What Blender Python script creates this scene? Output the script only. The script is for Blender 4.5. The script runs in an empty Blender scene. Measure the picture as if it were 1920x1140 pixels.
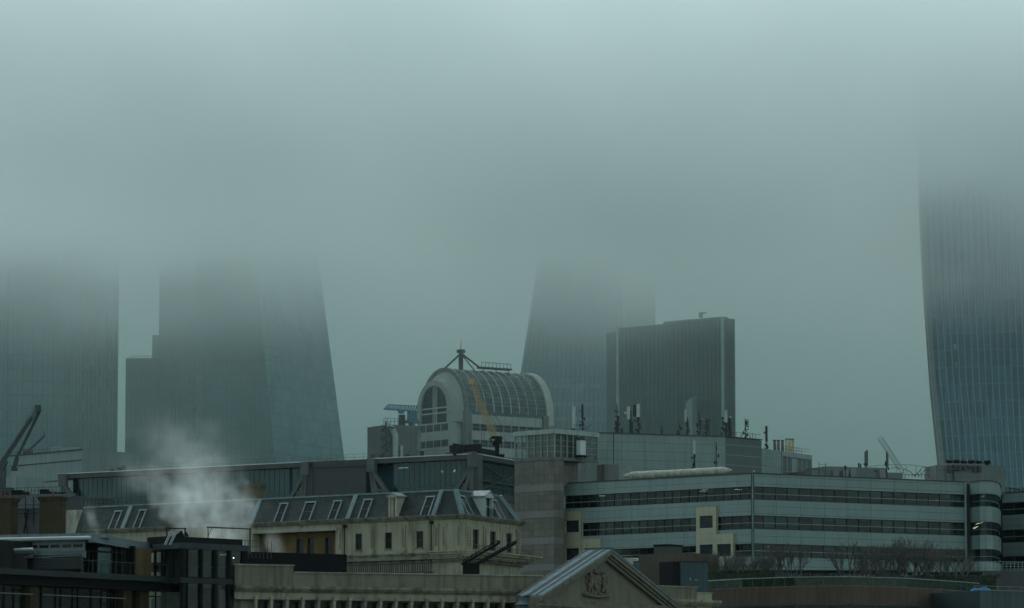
import bpy, math, random
from mathutils import Vector, Matrix
random.seed(7)
R = math.radians
sc = bpy.context.scene
COL = sc.collection
# ------------------------------------------------------------------ camera
CH = 12.0; FP = 7500.0; PITCH = math.atan(830/7500)
def ray(px, py):
    x = px-960; u = 570-py
    c, s = math.cos(PITCH), math.sin(PITCH)
    v = Vector((x, FP*c-u*s, FP*s+u*c)); return v/v.y
def P(px, py, Y):
    return Vector((0, 0, CH))+ray(px, py)*Y
cam = bpy.data.cameras.new('camera'); co = bpy.data.objects.new('camera', cam); COL.objects.link(co)
co.location = (0, 0, CH); co.rotation_euler = (math.pi/2+PITCH, 0, 0)
cam.lens = 36*FP/1920; cam.clip_start = 1; cam.clip_end = 30000; sc.camera = co

# ------------------------------------------------------------------ mesh builder
class MB:
    def __init__(s): s.v = []; s.f = []
    def quad(s, *p):
        n = len(s.v); s.v += [tuple(q) for q in p]; s.f.append(tuple(range(n, n+len(p)))); return s
    def box(s, x0, x1, y0, y1, z0, z1):
        if x0 > x1: x0, x1 = x1, x0
        if y0 > y1: y0, y1 = y1, y0
        if z0 > z1: z0, z1 = z1, z0
        n = len(s.v)
        s.v += [(x, y, z) for x in (x0, x1) for y in (y0, y1) for z in (z0, z1)]
        s.f += [tuple(n+i for i in q) for q in ((0,1,3,2),(4,6,7,5),(0,4,5,1),(2,3,7,6),(0,2,6,4),(1,5,7,3))]
        return s
    def prism(s, pts, z0, z1):
        n = len(s.v); k = len(pts)
        a = sum(pts[i][0]*pts[(i+1) % k][1]-pts[(i+1) % k][0]*pts[i][1] for i in range(k))
        if a < 0: pts = pts[::-1]
        s.v += [(p[0], p[1], z0) for p in pts]+[(p[0], p[1], z1) for p in pts]
        s.f.append(tuple(n+i for i in range(k))[::-1]); s.f.append(tuple(n+k+i for i in range(k)))
        for i in range(k):
            j = (i+1) % k; s.f.append((n+i, n+j, n+k+j, n+k+i))
        return s
    def extrude_y(s, pts, y0, y1):          # pts are (x,z) outline, extruded along y
        n = len(s.v); k = len(pts)
        a = sum(pts[i][0]*pts[(i+1) % k][1]-pts[(i+1) % k][0]*pts[i][1] for i in range(k))
        if a < 0: pts = pts[::-1]
        if y0 > y1: y0, y1 = y1, y0
        s.v += [(p[0], y0, p[1]) for p in pts]+[(p[0], y1, p[1]) for p in pts]
        s.f.append(tuple(n+i for i in range(k))); s.f.append(tuple(n+k+i for i in range(k))[::-1])
        for i in range(k):
            j = (i+1) % k; s.f.append((n+i, n+k+i, n+k+j, n+j))
        return s
    def tube(s, p, q, r, n=6, r2=None):
        p = Vector(p); q = Vector(q); d = q-p
        if d.length < 1e-6: return s
        d.normalize(); r2 = r if r2 is None else r2
        a = d.cross(Vector((0, 0, 1)) if abs(d.z) < .95 else Vector((1, 0, 0))).normalized(); b = d.cross(a)
        m = len(s.v); off = math.pi/4 if n == 4 else 0
        for c, rr in ((p, r), (q, r2)):
            for i in range(n):
                t = 2*math.pi*i/n+off; s.v.append(tuple(c+(a*math.cos(t)+b*math.sin(t))*rr))
        for i in range(n):
            j = (i+1) % n; s.f.append((m+i, m+j, m+n+j, m+n+i))
        s.f.append(tuple(m+i for i in range(n))[::-1]); s.f.append(tuple(m+n+i for i in range(n)))
        return s
    def path(s, pts, r, n=6):
        for a, b in zip(pts, pts[1:]): s.tube(a, b, r, n)
        return s
    def loft(s, rings, caps=True, closed=True):
        m = len(s.v); k = len(rings[0])
        for r in rings: s.v += [tuple(p) for p in r]
        for i in range(len(rings)-1):
            for j in range(k if closed else k-1):
                jj = (j+1) % k; s.f.append((m+i*k+j, m+i*k+jj, m+(i+1)*k+jj, m+(i+1)*k+j))
        if caps:
            s.f.append(tuple(m+j for j in range(k))[::-1]); s.f.append(tuple(m+(len(rings)-1)*k+j for j in range(k)))
        return s
    def ell(s, c, r, nu=8, nv=6, M=None):
        rings = []
        for i in range(1, nv):
            t = math.pi*i/nv; rings.append([(c[0]+r[0]*math.sin(t)*math.cos(2*math.pi*j/nu), c[1]+r[1]*math.sin(t)*math.sin(2*math.pi*j/nu), c[2]-r[2]*math.cos(t)) for j in range(nu)])
        s.loft(rings); return s
    def wall(s, u0, u1, z0, z1, holes, t=.35, y=0):   # wall face at y with real openings and reveals
        us = sorted({u0, u1, *[max(u0, min(u1, h[k])) for h in holes for k in (0, 1)]})
        zs = sorted({z0, z1, *[max(z0, min(z1, h[k])) for h in holes for k in (2, 3)]})
        for a, b in zip(us, us[1:]):
            for c, d in zip(zs, zs[1:]):
                um, zm = (a+b)/2, (c+d)/2
                if not any(h[0] < um < h[1] and h[2] < zm < h[3] for h in holes):
                    s.quad((a, y, c), (b, y, c), (b, y, d), (a, y, d))
        for h in holes:
            a, b, c, d = h[:4]; w = y+t
            s.quad((a, y, c), (a, y, d), (a, w, d), (a, w, c)); s.quad((b, y, d), (b, y, c), (b, w, c), (b, w, d))
            s.quad((a, y, d), (b, y, d), (b, w, d), (a, w, d)); s.quad((b, y, c), (a, y, c), (a, w, c), (b, w, c))
        return s
    def mesh(s, name, smooth=False):
        me = bpy.data.meshes.new(name); me.from_pydata(s.v, [], s.f); me.validate()
        if smooth:
            for p in me.polygons: p.use_smooth = True
        me.update(); return me

WM = {}
I4 = Matrix.Identity(4)
def T(x, y=0, z=0): return Matrix.Translation((x, y, z))
def put(name, mesh, mat, parent=None, M=I4, label=None):
    if isinstance(mesh, MB): mesh = mesh.mesh(name)
    if mat is not None and not mesh.materials: mesh.materials.append(mat)
    o = bpy.data.objects.new(name, mesh); COL.objects.link(o)
    WM[o.name] = M.copy()
    if parent is not None:
        o.parent = parent; o.matrix_basis = WM[parent.name].inverted() @ M
    else: o.matrix_basis = M
    if label: o['label'] = label
    return o
def tag(o, label=None, cat=None, group=None, kind=None):
    if label: o['label'] = label
    if cat: o['category'] = cat
    if group: o['group'] = group
    if kind: o['kind'] = kind
    return o
def thing(name, label, cat, loc, group=None, M=None):
    o = bpy.data.objects.new(name, None); COL.objects.link(o); o.empty_display_size = .5
    m = M if M is not None else T(*loc); o.matrix_basis = m; WM[o.name] = m.copy()
    return tag(o, label, cat, group)

class Fr:      # a facade plane: local x along it, y inwards, z up; metres
    def __init__(s, pa, Ya, pb, Yb, py=1000):
        a = P(pa, py, Ya); b = P(pb, py, Yb); s.set(Vector((a.x, a.y)), Vector((b.x, b.y)))
    def set(s, a, b):
        s.a = a; s.b = b; d = b-a; s.L = d.length; s.u = d/s.L; s.v = Vector((-s.u.y, s.u.x))
        s.M = Matrix(((s.u.x, s.v.x, 0, a.x), (s.u.y, s.v.y, 0, a.y), (0, 0, 1, 0), (0, 0, 0, 1)))
    def uz(s, px, py, d=0):
        r = ray(px, py); o = s.a-s.v*d
        t = (o.x*s.v.x+o.y*s.v.y)/(r.x*s.v.x+r.y*s.v.y)
        p = Vector((r.x*t, r.y*t)); return (p-s.a).dot(s.u), CH+r.z*t
    def U(s, px, py=1000, d=0): return s.uz(px, py, d)[0]
    def Z(s, px, py, d=0): return s.uz(px, py, d)[1]
    def xy(s, u, v=0): q = s.a+s.u*u+s.v*v; return (q.x, q.y)
    def W(s, u, v, z): q = s.a+s.u*u+s.v*v; return Vector((q.x, q.y, z))
def frm(a, b):
    f = Fr.__new__(Fr); f.set(Vector(a[:2]), Vector(b[:2])); return f
def back(F, u0, u1, dep): return [F.xy(u0), F.xy(u1), F.xy(u1, dep), F.xy(u0, dep)]

# ------------------------------------------------------------------ materials
class NT:
    def __init__(s, t): s.t = t
    def n(s, k, **kw):
        x = s.t.nodes.new(k)
        for a, b in kw.items(): setattr(x, a, b)
        return x
    def l(s, a, b): s.t.links.new(a, b)
    def m(s, op, a, b=0, c=None):
        x = s.n('ShaderNodeMath', operation=op)
        for k, v in enumerate((a, b) if c is None else (a, b, c)):
            if isinstance(v, (int, float)): x.inputs[k].default_value = v
            else: s.l(v, x.inputs[k])
        return x.outputs[0]
    def mr(s, i, a, b, c, d, interp='SMOOTHSTEP'):
        x = s.n('ShaderNodeMapRange', interpolation_type=interp)
        if isinstance(i, (int, float)): x.inputs[0].default_value = i
        else: s.l(i, x.inputs[0])
        for k, v in zip((1, 2, 3, 4), (a, b, c, d)): x.inputs[k].default_value = v
        return x.outputs[0]
    def noise(s, vec, scale, detail=3, sc3=None):
        if sc3:
            mp = s.n('ShaderNodeMapping'); mp.inputs['Scale'].default_value = sc3; s.l(vec, mp.inputs[0]); vec = mp.outputs[0]
        x = s.n('ShaderNodeTexNoise'); x.inputs['Scale'].default_value = scale; x.inputs['Detail'].default_value = detail
        s.l(vec, x.inputs[0]); return x.outputs[0]
MATS = {}
def mk(name, col, rough=.7, var=.2, ns=.8, grid=None, cells=None, streak=0, metal=0, spec=.12, bump=0, off=(0, 0), brick=None):
    if name in MATS: return MATS[name]
    m = bpy.data.materials.new(name); m.use_nodes = True; t = m.node_tree; N = NT(t); b = t.nodes['Principled BSDF']
    tc = N.n('ShaderNodeTexCoord').outputs['Object']
    f = N.mr(N.noise(tc, ns, 4), .25, .75, 1-var, 1+var, 'LINEAR')
    f = N.m('MULTIPLY', f, N.mr(N.noise(tc, ns*9, 2), .2, .8, 1-var*.5, 1+var*.5, 'LINEAR'))
    if streak:
        f = N.m('MULTIPLY', f, N.mr(N.noise(tc, 1, 4, (1.6, 1.6, .13)), .42, .68, 1, 1-streak))
    sx = N.n('ShaderNodeSeparateXYZ'); N.l(tc, sx.inputs[0]); X, Z = sx.outputs[0], sx.outputs[2]
    if off != (0, 0): X = N.m('ADD', X, off[0]); Z = N.m('ADD', Z, off[1])
    if cells:
        du, dz, amp = cells
        cv = N.n('ShaderNodeCombineXYZ'); N.l(N.m('FLOOR', N.m('DIVIDE', X, du)), cv.inputs[0]); N.l(N.m('FLOOR', N.m('DIVIDE', Z, dz)), cv.inputs[2])
        w = N.n('ShaderNodeTexWhiteNoise'); N.l(cv.outputs[0], w.inputs[0])
        f = N.m('MULTIPLY', f, N.mr(w.outputs[0], 0, 1, 1-amp, 1+amp, 'LINEAR'))
    if grid:
        du, dz, lw, dark = grid
        fac = None
        for c, d in ((X, du), (Z, dz)):
            if d:
                q = N.m('LESS_THAN', N.m('MULTIPLY', N.m('FRACT', N.m('DIVIDE', c, d)), d), lw)
                fac = q if fac is None else N.m('MAXIMUM', fac, q)
        f = N.m('MULTIPLY', f, N.m('ADD', 1, N.m('MULTIPLY', fac, dark-1)))
    v = N.n('ShaderNodeVectorMath', operation='SCALE'); v.inputs[0].default_value = col; N.l(f, v.inputs['Scale'])
    out = v.outputs[0]
    if brick:
        bt = N.n('ShaderNodeTexBrick'); bt.inputs['Scale'].default_value = 1; bt.inputs['Brick Width'].default_value = brick[0]; bt.inputs['Row Height'].default_value = brick[1]
        bt.inputs['Mortar Size'].default_value = brick[2]; bt.inputs['Color1'].default_value = (.8, .8, .8, 1); bt.inputs['Color2'].default_value = (1.15, 1.1, 1.05, 1); bt.inputs['Mortar'].default_value = (brick[3],)*3+(1,)
        cb = N.n('ShaderNodeCombineXYZ'); N.l(X, cb.inputs[0]); N.l(Z, cb.inputs[1]); N.l(cb.outputs[0], bt.inputs[0])
        vm = N.n('ShaderNodeVectorMath', operation='MULTIPLY'); N.l(out, vm.inputs[0]); N.l(bt.outputs[0], vm.inputs[1]); out = vm.outputs[0]
    N.l(out, b.inputs['Base Color'])
    b.inputs['Metallic'].default_value = metal; b.inputs['Specular IOR Level'].default_value = spec
    N.l(N.mr(N.noise(tc, ns*3, 2), .2, .8, max(.02, rough-.12), min(1, rough+.12), 'LINEAR'), b.inputs['Roughness'])
    if bump:
        bp = N.n('ShaderNodeBump'); bp.inputs['Strength'].default_value = bump; bp.inputs['Distance'].default_value = .05; N.l(f, bp.inputs['Height']); N.l(bp.outputs[0], b.inputs['Normal'])
    MATS[name] = m; return m
def emit(name, col, s):
    m = bpy.data.materials.new(name); m.use_nodes = True; b = m.node_tree.nodes['Principled BSDF']
    b.inputs['Base Color'].default_value = (0.02, .02, .02, 1); b.inputs['Emission Color'].default_value = (*col, 1); b.inputs['Emission Strength'].default_value = s; return m
def clear_glass(name, tint, fac=.1, rough=.08):
    m = bpy.data.materials.new(name); m.use_nodes = True; t = m.node_tree; t.nodes.clear(); N = NT(t)
    o = N.n('ShaderNodeOutputMaterial'); mx = N.n('ShaderNodeMixShader'); tr = N.n('ShaderNodeBsdfTransparent'); gl = N.n('ShaderNodeBsdfGlossy')
    tc = N.n('ShaderNodeTexCoord').outputs['Object']
    tr.inputs[0].default_value = (*tint, 1); gl.inputs[0].default_value = (.8, .9, .9, 1)
    N.l(N.mr(N.noise(tc, .7, 2), .3, .7, rough*.5, rough*1.5, 'LINEAR'), gl.inputs['Roughness'])
    fr = N.n('ShaderNodeFresnel'); fr.inputs[0].default_value = 1.45
    N.l(N.m('ADD', N.m('MULTIPLY', fr.outputs[0], .4), fac*.05), mx.inputs[0]); N.l(tr.outputs[0], mx.inputs[1]); N.l(gl.outputs[0], mx.inputs[2]); N.l(mx.outputs[0], o.inputs[0]); return m

M_cream = mk('cream_render', (.28, .27, .19), .85, .16, .35, streak=.35, bump=.2)
M_stone = mk('weathered_stone', (.26, .25, .172), .85, .2, .5, streak=.4, bump=.3)
M_dstone = mk('grimy_stone', (.16, .155, .115), .9, .3, .8, streak=.5, bump=.3)
M_slate = mk('slate_tiles', (.027, .038, .034), .6, .3, .6, brick=(.5, .28, .012, .45), bump=.2)
M_lead = mk('lead_sheet', (.13, .18, .185), .6, .2, 1.2, metal=0, spec=.2, streak=.2)
M_wood = mk('white_window_frame', (.34, .38, .36), .5, .1, 2)
M_dframe = mk('dark_frame_metal', (.015, .019, .019), .6, .2, 2, spec=.15)
M_black = mk('black_steel', (.008, .0105, .0105), .75, .2, 2, spec=.08)
M_glass = mk('dark_window_glass', (.006, .010, .011), .15, .3, .4, spec=.15)
M_clad = mk('pale_green_cladding', (.165, .225, .205), .5, .07, .12, grid=(3.0, 1.03, .05, .42), cells=(3.0, 1.03, .04), streak=.1, spec=.3)
M_clad2 = mk('pale_panel', (.16, .215, .195), .55, .06, .15, grid=(3.6, 1.25, .055, .6), cells=(3.6, 1.25, .04), streak=.12)
M_creamp = mk('cream_panel', (.32, .315, .215), .6, .06, .3, grid=(0, .9, .035, .7), streak=.12)
M_brown = mk('brown_stone_tiles', (.125, .12, .098), .75, .12, .3, grid=(.95, .95, .04, .6), cells=(.95, .95, .12), streak=.15)
M_brownl = mk('pale_stone_course', (.155, .155, .14), .75, .12, .3, grid=(.95, 0, .04, .65))
M_louv = mk('grey_louvre', (.085, .1, .092), .6, .08, .5, grid=(0, .28, .1, .55))
M_conc = mk('grey_concrete', (.12, .13, .12), .85, .15, .4, streak=.3)
M_dgrey = mk('dark_grey_metal', (.055, .058, .056), .6, .12, .5, streak=.15)
M_gmet = mk('grey_metal', (.12, .14, .135), .5, .12, .8, spec=.4)
M_wmet = mk('white_metal', (.42, .48, .46), .5, .1, .8)
M_brick = mk('brown_brick', (.05, .042, .022), .9, .2, .6, brick=(.225, .075, .01, .7), streak=.3)
M_ybrick = mk('ochre_brick', (.115, .08, .034), .9, .2, .6, brick=(.225, .075, .01, .7), streak=.2)
M_pot = mk('terracotta', (.10, .06, .04), .8, .2, 3)
M_roofg = mk('roof_felt', (.07, .075, .07), .9, .2, .3)
E_lamp = emit('ceiling_lamp_glow', (1, .88, .62), .7)
E_cool = emit('cool_lamp_glow', (.9, 1, .95), 3.5)
G_off = clear_glass('tinted_office_glass', (.42, .68, .67))
G_dark = clear_glass('dark_tinted_glass', (.45, .55, .53))
M_int = mk('office_interior', (.009, .026, .028), .9, .3, .2, cells=(2.3, 3.9, .5))
M_intp = mk('pale_interior', (.08, .09, .07), .9, .15, .3)

# ------------------------------------------------------------------ ground
g = MB().box(-3500, 3500, -400, 9000, -.5, 0)
tag(put('ground', g, mk('wet_asphalt', (.05, .052, .05), .8, .25, .05)), kind='structure')
# ------------------------------------------------------------------ far towers
def curtain(name, col, du, dz, amp=.3, line=.4, lw=.5, rough=.3):
    return mk(name, (col[0]*.6, col[1]*.95, col[2]*1.02), rough, .05, .02, grid=(du, dz, lw, line), cells=(du, dz, amp), spec=.15)
def root_at(F, name, label, cat, group=None, u=None):
    q = F.W(F.L/2 if u is None else u, 3, 0); return thing(name, label, cat, tuple(q), group)

def chain(parent, pts, z0, z1, mat, name='facade', labels=None):   # vertical facets through (px,Y) points
    fr = []
    for (pa, Ya), (pb, Yb) in zip(pts, pts[1:]):
        F = Fr(pa, Ya, pb, Yb, 800); fr.append(F)
        put(name, MB().box(0, F.L, 0, .6, z0, z1), mat, parent, F.M)
    return fr
TG = 'office towers fading into the low cloud'
# big slab tower at the left edge
m = curtain('blue_grey_curtain_wall', (.05, .075, .085), 1.5, 4.0)
pts = [(-330, 1240), (-60, 1195), (30, 1188), (112, 1190), (150, 1196), (218, 1222)]
t = thing('glass_tower', 'tallest faceted glass tower at the left edge of the picture', 'tower', (P(60, 800, 1215).x, 1215, 0), TG)
fs = chain(t, pts, 0, 192, m)
c = [P(p, 800, Y) for p, Y in pts]
put('core', MB().prism([(q.x, q.y+.8) for q in c]+[(P(209, 800, 1270).x, 1270), (c[0].x, 1270)], 0, 191), M_dgrey, t)
for F in fs[1:]:
    b = MB(); n = int(F.L/3)
    for i in range(n+1): b.box(i*F.L/n-.12, i*F.L/n+.12, -.35, 0, 0, 191.5)
    put('mullion_grid', b, mk('tower_mullion', (.036, .062, .068), .5), t, F.M)
F = fs[1]
for dy, x0, x1 in ((598, 2, 26), (601, 30, 44), (604, 48, 72), (597, 60, 66)):
    u0, z = fs[1].uz(x0, dy) if x1 < 31 else fs[2].uz(x0, dy); G = fs[1] if x1 < 31 else fs[2]
    u1 = G.uz(x1, dy)[0]; b = MB(); u = u0
    while u < u1: b.box(u, u+.35, -.06, -.01, z, z+.18); u += random.choice((1.1, 1.7, 2.6))
    put('office_light', b, emit('distant_office_light', (1, .85, .5), .3), t, G.M)

# stepped dark tower
m = curtain('dark_curtain_wall', (.028, .034, .036), 1.5, 3.9)
t = thing('stepped_tower', 'dark stepped tower left of the tapering glass tower', 'tower', (P(390, 800, 1250).x, 1250, 0), TG)
F = Fr(297, 1226, 500, 1226, 800)
put('shaft', MB().box(0, F.L, 0, 34, 0, 192), m, t, F.M)
F2 = Fr(284, 1228, 298, 1228, 800); put('upper_step', MB().box(0, F2.L, 0, 25, 0, F2.Z(290, 628)), m, t, F2.M)
F3 = Fr(235, 1222, 296, 1222, 800); z3 = F3.Z(260, 672)
b = MB().box(0, F3.L-.2, -.6, 24, 0, z3); put('lower_step', b, m, t, F3.M)
b = MB()
for k in range(9): b.box(1+k*1.05, 1.25+k*1.05, 2, 2.2, z3, z3+.9)
b.box(1, 10, 2, 2.2, z3+.9, z3+1.02); put('roof_railing', b, M_gmet, t, F3.M)
b = MB()
for k in range(26): b.box(F.L*k/26-.1, F.L*k/26+.1, -.3, 0, 0, 191)
put('mullion_grid', b, mk('tower_mullion_dark', (.05, .06, .06), .5), t, F.M)

# tapering glass tower (cheese-wedge taper)
def tap(px0, py0, k, py): return px0+(py-py0)*k
t = thing('tapering_tower', 'broad tapering glass tower with two faces and a dark belt line', 'tower', (P(510, 800, 1200).x, 1200, 0), TG)
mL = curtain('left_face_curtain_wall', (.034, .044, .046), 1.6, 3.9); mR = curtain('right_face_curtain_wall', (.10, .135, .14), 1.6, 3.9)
def solve_z(pxf, z, Y):       # pixel x of an edge given by a function of py, at height z
    py = 570-(0)  # start
    for _ in range(20):
        p = P(pxf(py), py, Y); py += (p.z-z)*FP/Y
    return P(pxf(py), py, Y)
eL = lambda py: 368; eC = lambda py: tap(515, 860, .097, py); eR = lambda py: tap(645, 855, .13, py)
zs = [0, 40, 80, 120, 160, 192]
def face(f1, Y1, f2, Y2, mat, nm):
    b = MB(); A = [solve_z(f1, z, Y1) for z in zs]; B = [solve_z(f2, z, Y2) for z in zs]
    F = frm(A[0], B[0]); Mi = F.M.inverted()
    for i in range(len(zs)-1): b.quad(Mi@A[i], Mi@B[i], Mi@B[i+1], Mi@A[i+1])
    put(nm, b, mat, t, F.M); return A, B
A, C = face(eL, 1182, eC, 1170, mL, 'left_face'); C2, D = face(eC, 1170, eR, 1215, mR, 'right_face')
zbelt = P(497, 664, 1170).z
b = MB(); rings = []
for i in range(len(zs)):
    rings.append([A[i], C[i], D[i], D[i]+Vector((-8, 42, 0)), A[i]+Vector((4, 42, 0))])
for r in rings:
    r[0] += Vector((.4, .8, 0)); r[1] += Vector((0, .9, 0)); r[2] += Vector((-.8, .6, 0))
b.loft(rings); put('core', b, M_dgrey, t)
def onedge(E, z):
    for i in range(len(zs)-1):
        if zs[i] <= z <= zs[i+1]: return E[i].lerp(E[i+1], (z-zs[i])/(zs[i+1]-zs[i]))
for py, th in ((664, 2.2), (837, 1.8)):
    z = P(497, py, 1170).z
    b = MB()
    for (E1, E2) in ((A, C), (C, D)):
        p, q = onedge(E1, z), onedge(E2, z); n = Vector((0, -.9, 0))
        b.loft([[p+n, p+n+Vector((0, 0, -th)), p+Vector((0, .5, -th)), p+Vector((0, .5, 0))], [q+n, q+n+Vector((0, 0, -th)), q+Vector((0, .5, -th)), q+Vector((0, .5, 0))]])
    put('belt_band', b, mk('belt_metal', (.006, .01, .01), .7), t)
b = MB()
for i in range(1, 22):
    s = i/22; E = [C[j].lerp(D[j], s)+Vector((-.1, -.3, 0)) for j in range(len(zs))]; b.path(E, .11, 4)
for i in range(1, 16):
    s = i/16; E = [A[j].lerp(C[j], s)+Vector((0, -.3, 0)) for j in range(len(zs))]; b.path(E, .11, 4)
put('mullion_grid', b, mk('tapered_mullion', (.075, .095, .095), .5), t)
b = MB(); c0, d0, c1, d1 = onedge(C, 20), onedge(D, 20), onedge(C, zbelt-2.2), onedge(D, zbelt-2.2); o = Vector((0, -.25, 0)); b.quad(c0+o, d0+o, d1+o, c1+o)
Fx = frm(c0, d0); Mi = Fx.M.inverted(); b.v = [tuple(Mi@Vector(v)) for v in b.v]; put('lower_glazing', b, curtain('lower_glass_reflection', (.19, .19, .19), 1.6, 3.9), t, Fx.M, 'right face below the belt line with a reflection painted into its glass')  # reflection painted as a paler base colour on the lower right face
b = MB(); Y = 1179; x0, x1 = 347, 378
zz = [P(360, py, Y).z for py in range(650, 900, 28)]
for i, (za, zb) in enumerate(zip(zz, zz[1:])):
    a0, a1 = P(x0, 760, Y).x, P(x1, 760, Y).x; mid = (a0+a1)/2
    b.tube((a0, Y, za), (mid, Y, zb), .28, 4); b.tube((a1, Y, za), (mid, Y, zb), .28, 4); b.tube((a0, Y, za), (a1, Y, za), .2, 4)
    b.tube((a0, Y, za), (a0, Y, zb), .2, 4); b.tube((a1, Y, za), (a1, Y, zb), .2, 4)
put('bracing', b, mk('pale_bracing', (.06, .08, .08), .5), t)

# centre: wedge tower and the slimmer one behind its right shoulder
t = thing('wedge_tower', 'blue-grey tower with a slanting left edge behind the arched roof', 'tower', (P(1070, 800, 1240).x, 1240, 0), TG)
m = curtain('steel_blue_curtain_wall', (.05, .085, .105), 1.5, 4.0)
eL = lambda py: tap(979, 695, -.155, py); eR = lambda py: 1168
A, C = face(eL, 1210, eR, 1222, m, 'front_face')
b = MB(); b.loft([[A[i]+Vector((.6, .8, 0)), C[i]+Vector((-.1, .6, 0)), C[i]+Vector((0, 40, 0)), A[i]+Vector((6, 40, 0))] for i in range(len(zs))]); put('core', b, M_dgrey, t)
b = MB()
for i in range(0, 20):
    s = i/20; b.path([A[j].lerp(C[j], s)+Vector((0, -.3, 0)) for j in range(len(zs))], .13 if i else .5, 4)
put('mullion_grid', b, mk('wedge_mullion', (.11, .14, .15), .5), t)
b = MB()
for py in (728, 762, 790):
    for px in range(1030, 1136, 7):
        p = P(px, py, 1208); b.box(p.x, p.x+.75, 1208.3, 1208.7, p.z, p.z+1.4)
put('bright_storey_glass', b, mk('pale_blue_glass', (.09, .14, .17), .2), t)
p = P(1079, 733, 1208); b = MB()
for k in range(4): b.box(p.x-1+k*.9, p.x-.5+k*.9, 1208.1, 1208.25, p.z, p.z+.3)
put('office_light', b, emit('amber_window_light', (1, .6, .25), .12), t)
t = thing('slim_tower', 'slim tower standing right behind the slanting blue-grey tower', 'tower', (P(1200, 800, 1275).x, 1275, 0), TG)
F = Fr(1171, 1260, 1229, 1260, 600)
put('shaft', MB().box(0, F.L, 0, 30, 0, 190), curtain('slim_curtain_wall', (.05, .068, .074), 1.5, 4), t, F.M)
put('corner_fin', MB().box(-.5, .5, -.6, 0, 0, 190), M_gmet, t, F.M)

# dark rounded block
t = thing('dark_office_block', 'dark office block with rounded corner and pale vertical strips', 'office block', (P(1270, 800, 1045).x, 1045, 0))
m = curtain('bronze_dark_curtain_wall', (.022, .029, .029), 1.5, 3.8, .15)
F = Fr(1160, 1052, 1357, 1029, 700); zt = F.Z(1160, 615); 
pl = [F.xy(0), F.xy(F.L)]
cx, cy = F.xy(F.L, 2.6)
for k in range(1, 7):
    a = R(90*k/7); q = Vector((cx, cy))+F.u*(1.7*math.sin(a))-F.v*(2.6*math.cos(a)); pl.append((q.x, q.y))
q = F.xy(F.L+1.7, 2.6); pl += [q, (q[0]+.6, q[1]+22), (F.xy(0)[0]+2, F.xy(0)[1]+18)]
b = MB().prism(pl, 0, zt); Mi = F.M.inverted(); b.v = [tuple(Mi@Vector(v)) for v in b.v]; put('shaft', b, m, t, F.M)
b = MB(); b.box(F.U(1240, 610), F.L-.8, .8, 3, zt, zt+.7); b.box(F.U(1306, 600), F.U(1309, 600), 1, 2, zt+1, zt+2.2); b.box(F.U(1306, 600), F.U(1318, 600), 1, 1.5, zt+2, zt+2.3); put('roof_plant', b, M_dgrey, t, F.M)
for px, w in ((1159.5, .7), (1356.5, .8)):
    u = F.U(px, 700); put('vertical_strip', MB().box(u-w/2, u+w/2, -.45, 0, 0, zt+.3), mk('strip_metal', (.22, .30, .30), .5), t, F.M)
F2 = Fr(1137, 1062, 1159, 1053.5, 700); put('side_wing', MB().box(0, F2.L, 0, 10, 0, F2.Z(1150, 622)), mk('wing_curtain', (.034, .045, .048), .4, .1, .1, grid=(1.5, 3.8, .2, .7)), t, F2.M)
b = MB()
for i in range(1, 26): b.box(F.L*i/26-.06, F.L*i/26+.06, -.25, 0, 0, zt)
put('mullion_grid', b, mk('bronze_mullion', (.045, .055, .055), .5), t, F.M)
t = thing('low_office_block', 'low pale office block in front of the dark rounded block', 'office block', (P(1325, 800, 985).x, 985, 0))
F = Fr(1298, 975, 1348, 975.4, 780)
put('shaft', MB().box(1.0, F.L, 0, 16, 0, F.Z(1320, 750)), mk('low_block_curtain', (.034, .044, .045), .4, .1, .1, grid=(1.5, 3.7, .3, 1.5)), t, F.M)
put('stair_tower', MB().box(-.1, .98, -1, 14, 0, F.Z(1302, 745)), mk('pale_stair_cladding', (.12, .16, .16), .6), t, F.M)

# flaring tower at the right edge
t = thing('flaring_tower', 'curved tower flaring outwards with pale vertical fins at the right edge', 'tower', (P(1960, 800, 925).x, 925, 0), TG)
edge = [(100, 1735), (250, 1733), (320, 1734), (400, 1738), (530, 1745), (700, 1757), (855, 1773), (960, 1785), (1100, 1803), (1500, 1860)]
def left(py):
    for (a, xa), (b_, xb) in zip(edge, edge[1:]):
        if a <= py <= b_: return xa+(xb-xa)*(py-a)/(b_-a)
    return edge[-1][1] if py > 1500 else edge[0][1]
NC = 44; lv = [0, 15, 30, 45, 55, 65, 75, 85, 95, 105, 115, 125, 135, 145, 155, 162]
def wpt(z, s, out=0):      # s in 0..1 across the front
    Y = 900
    py = 570
    for _ in range(25):
        p = P(960, py, Y); py += (p.z-z)*FP/Y
    xl = P(left(py), py, Y).x; xr = 2*P(2015, 700, Y).x-xl
    w = 2*s-1; n = Vector((w*.28, -1, 0)).normalized()
    return Vector((xl+(xr-xl)*s, Y+7*w*w, z))+n*out
F = frm((wpt(0, 0).x, 900), (wpt(0, 1).x, 900)); Mi = F.M.inverted()
b = MB(); b.loft([[Mi@wpt(z, i/NC) for i in range(NC+1)] for z in lv], caps=False, closed=False)
put('curved_glazing', b, curtain('flaring_curtain_wall', (.08, .135, .165), 1.45, 3.9, .25, 1.5, .35), t, F.M)
b = MB(); b.loft([[wpt(z, 0)+Vector((.3, .5, 0)), wpt(z, 1)+Vector((-.3, .5, 0)), wpt(z, 1)+Vector((-3, 38, 0)), wpt(z, 0)+Vector((3, 38, 0))] for z in lv])
put('core', b, M_dgrey, t)
mf = mk('pale_fin', (.22, .30, .32), .45)
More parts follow.
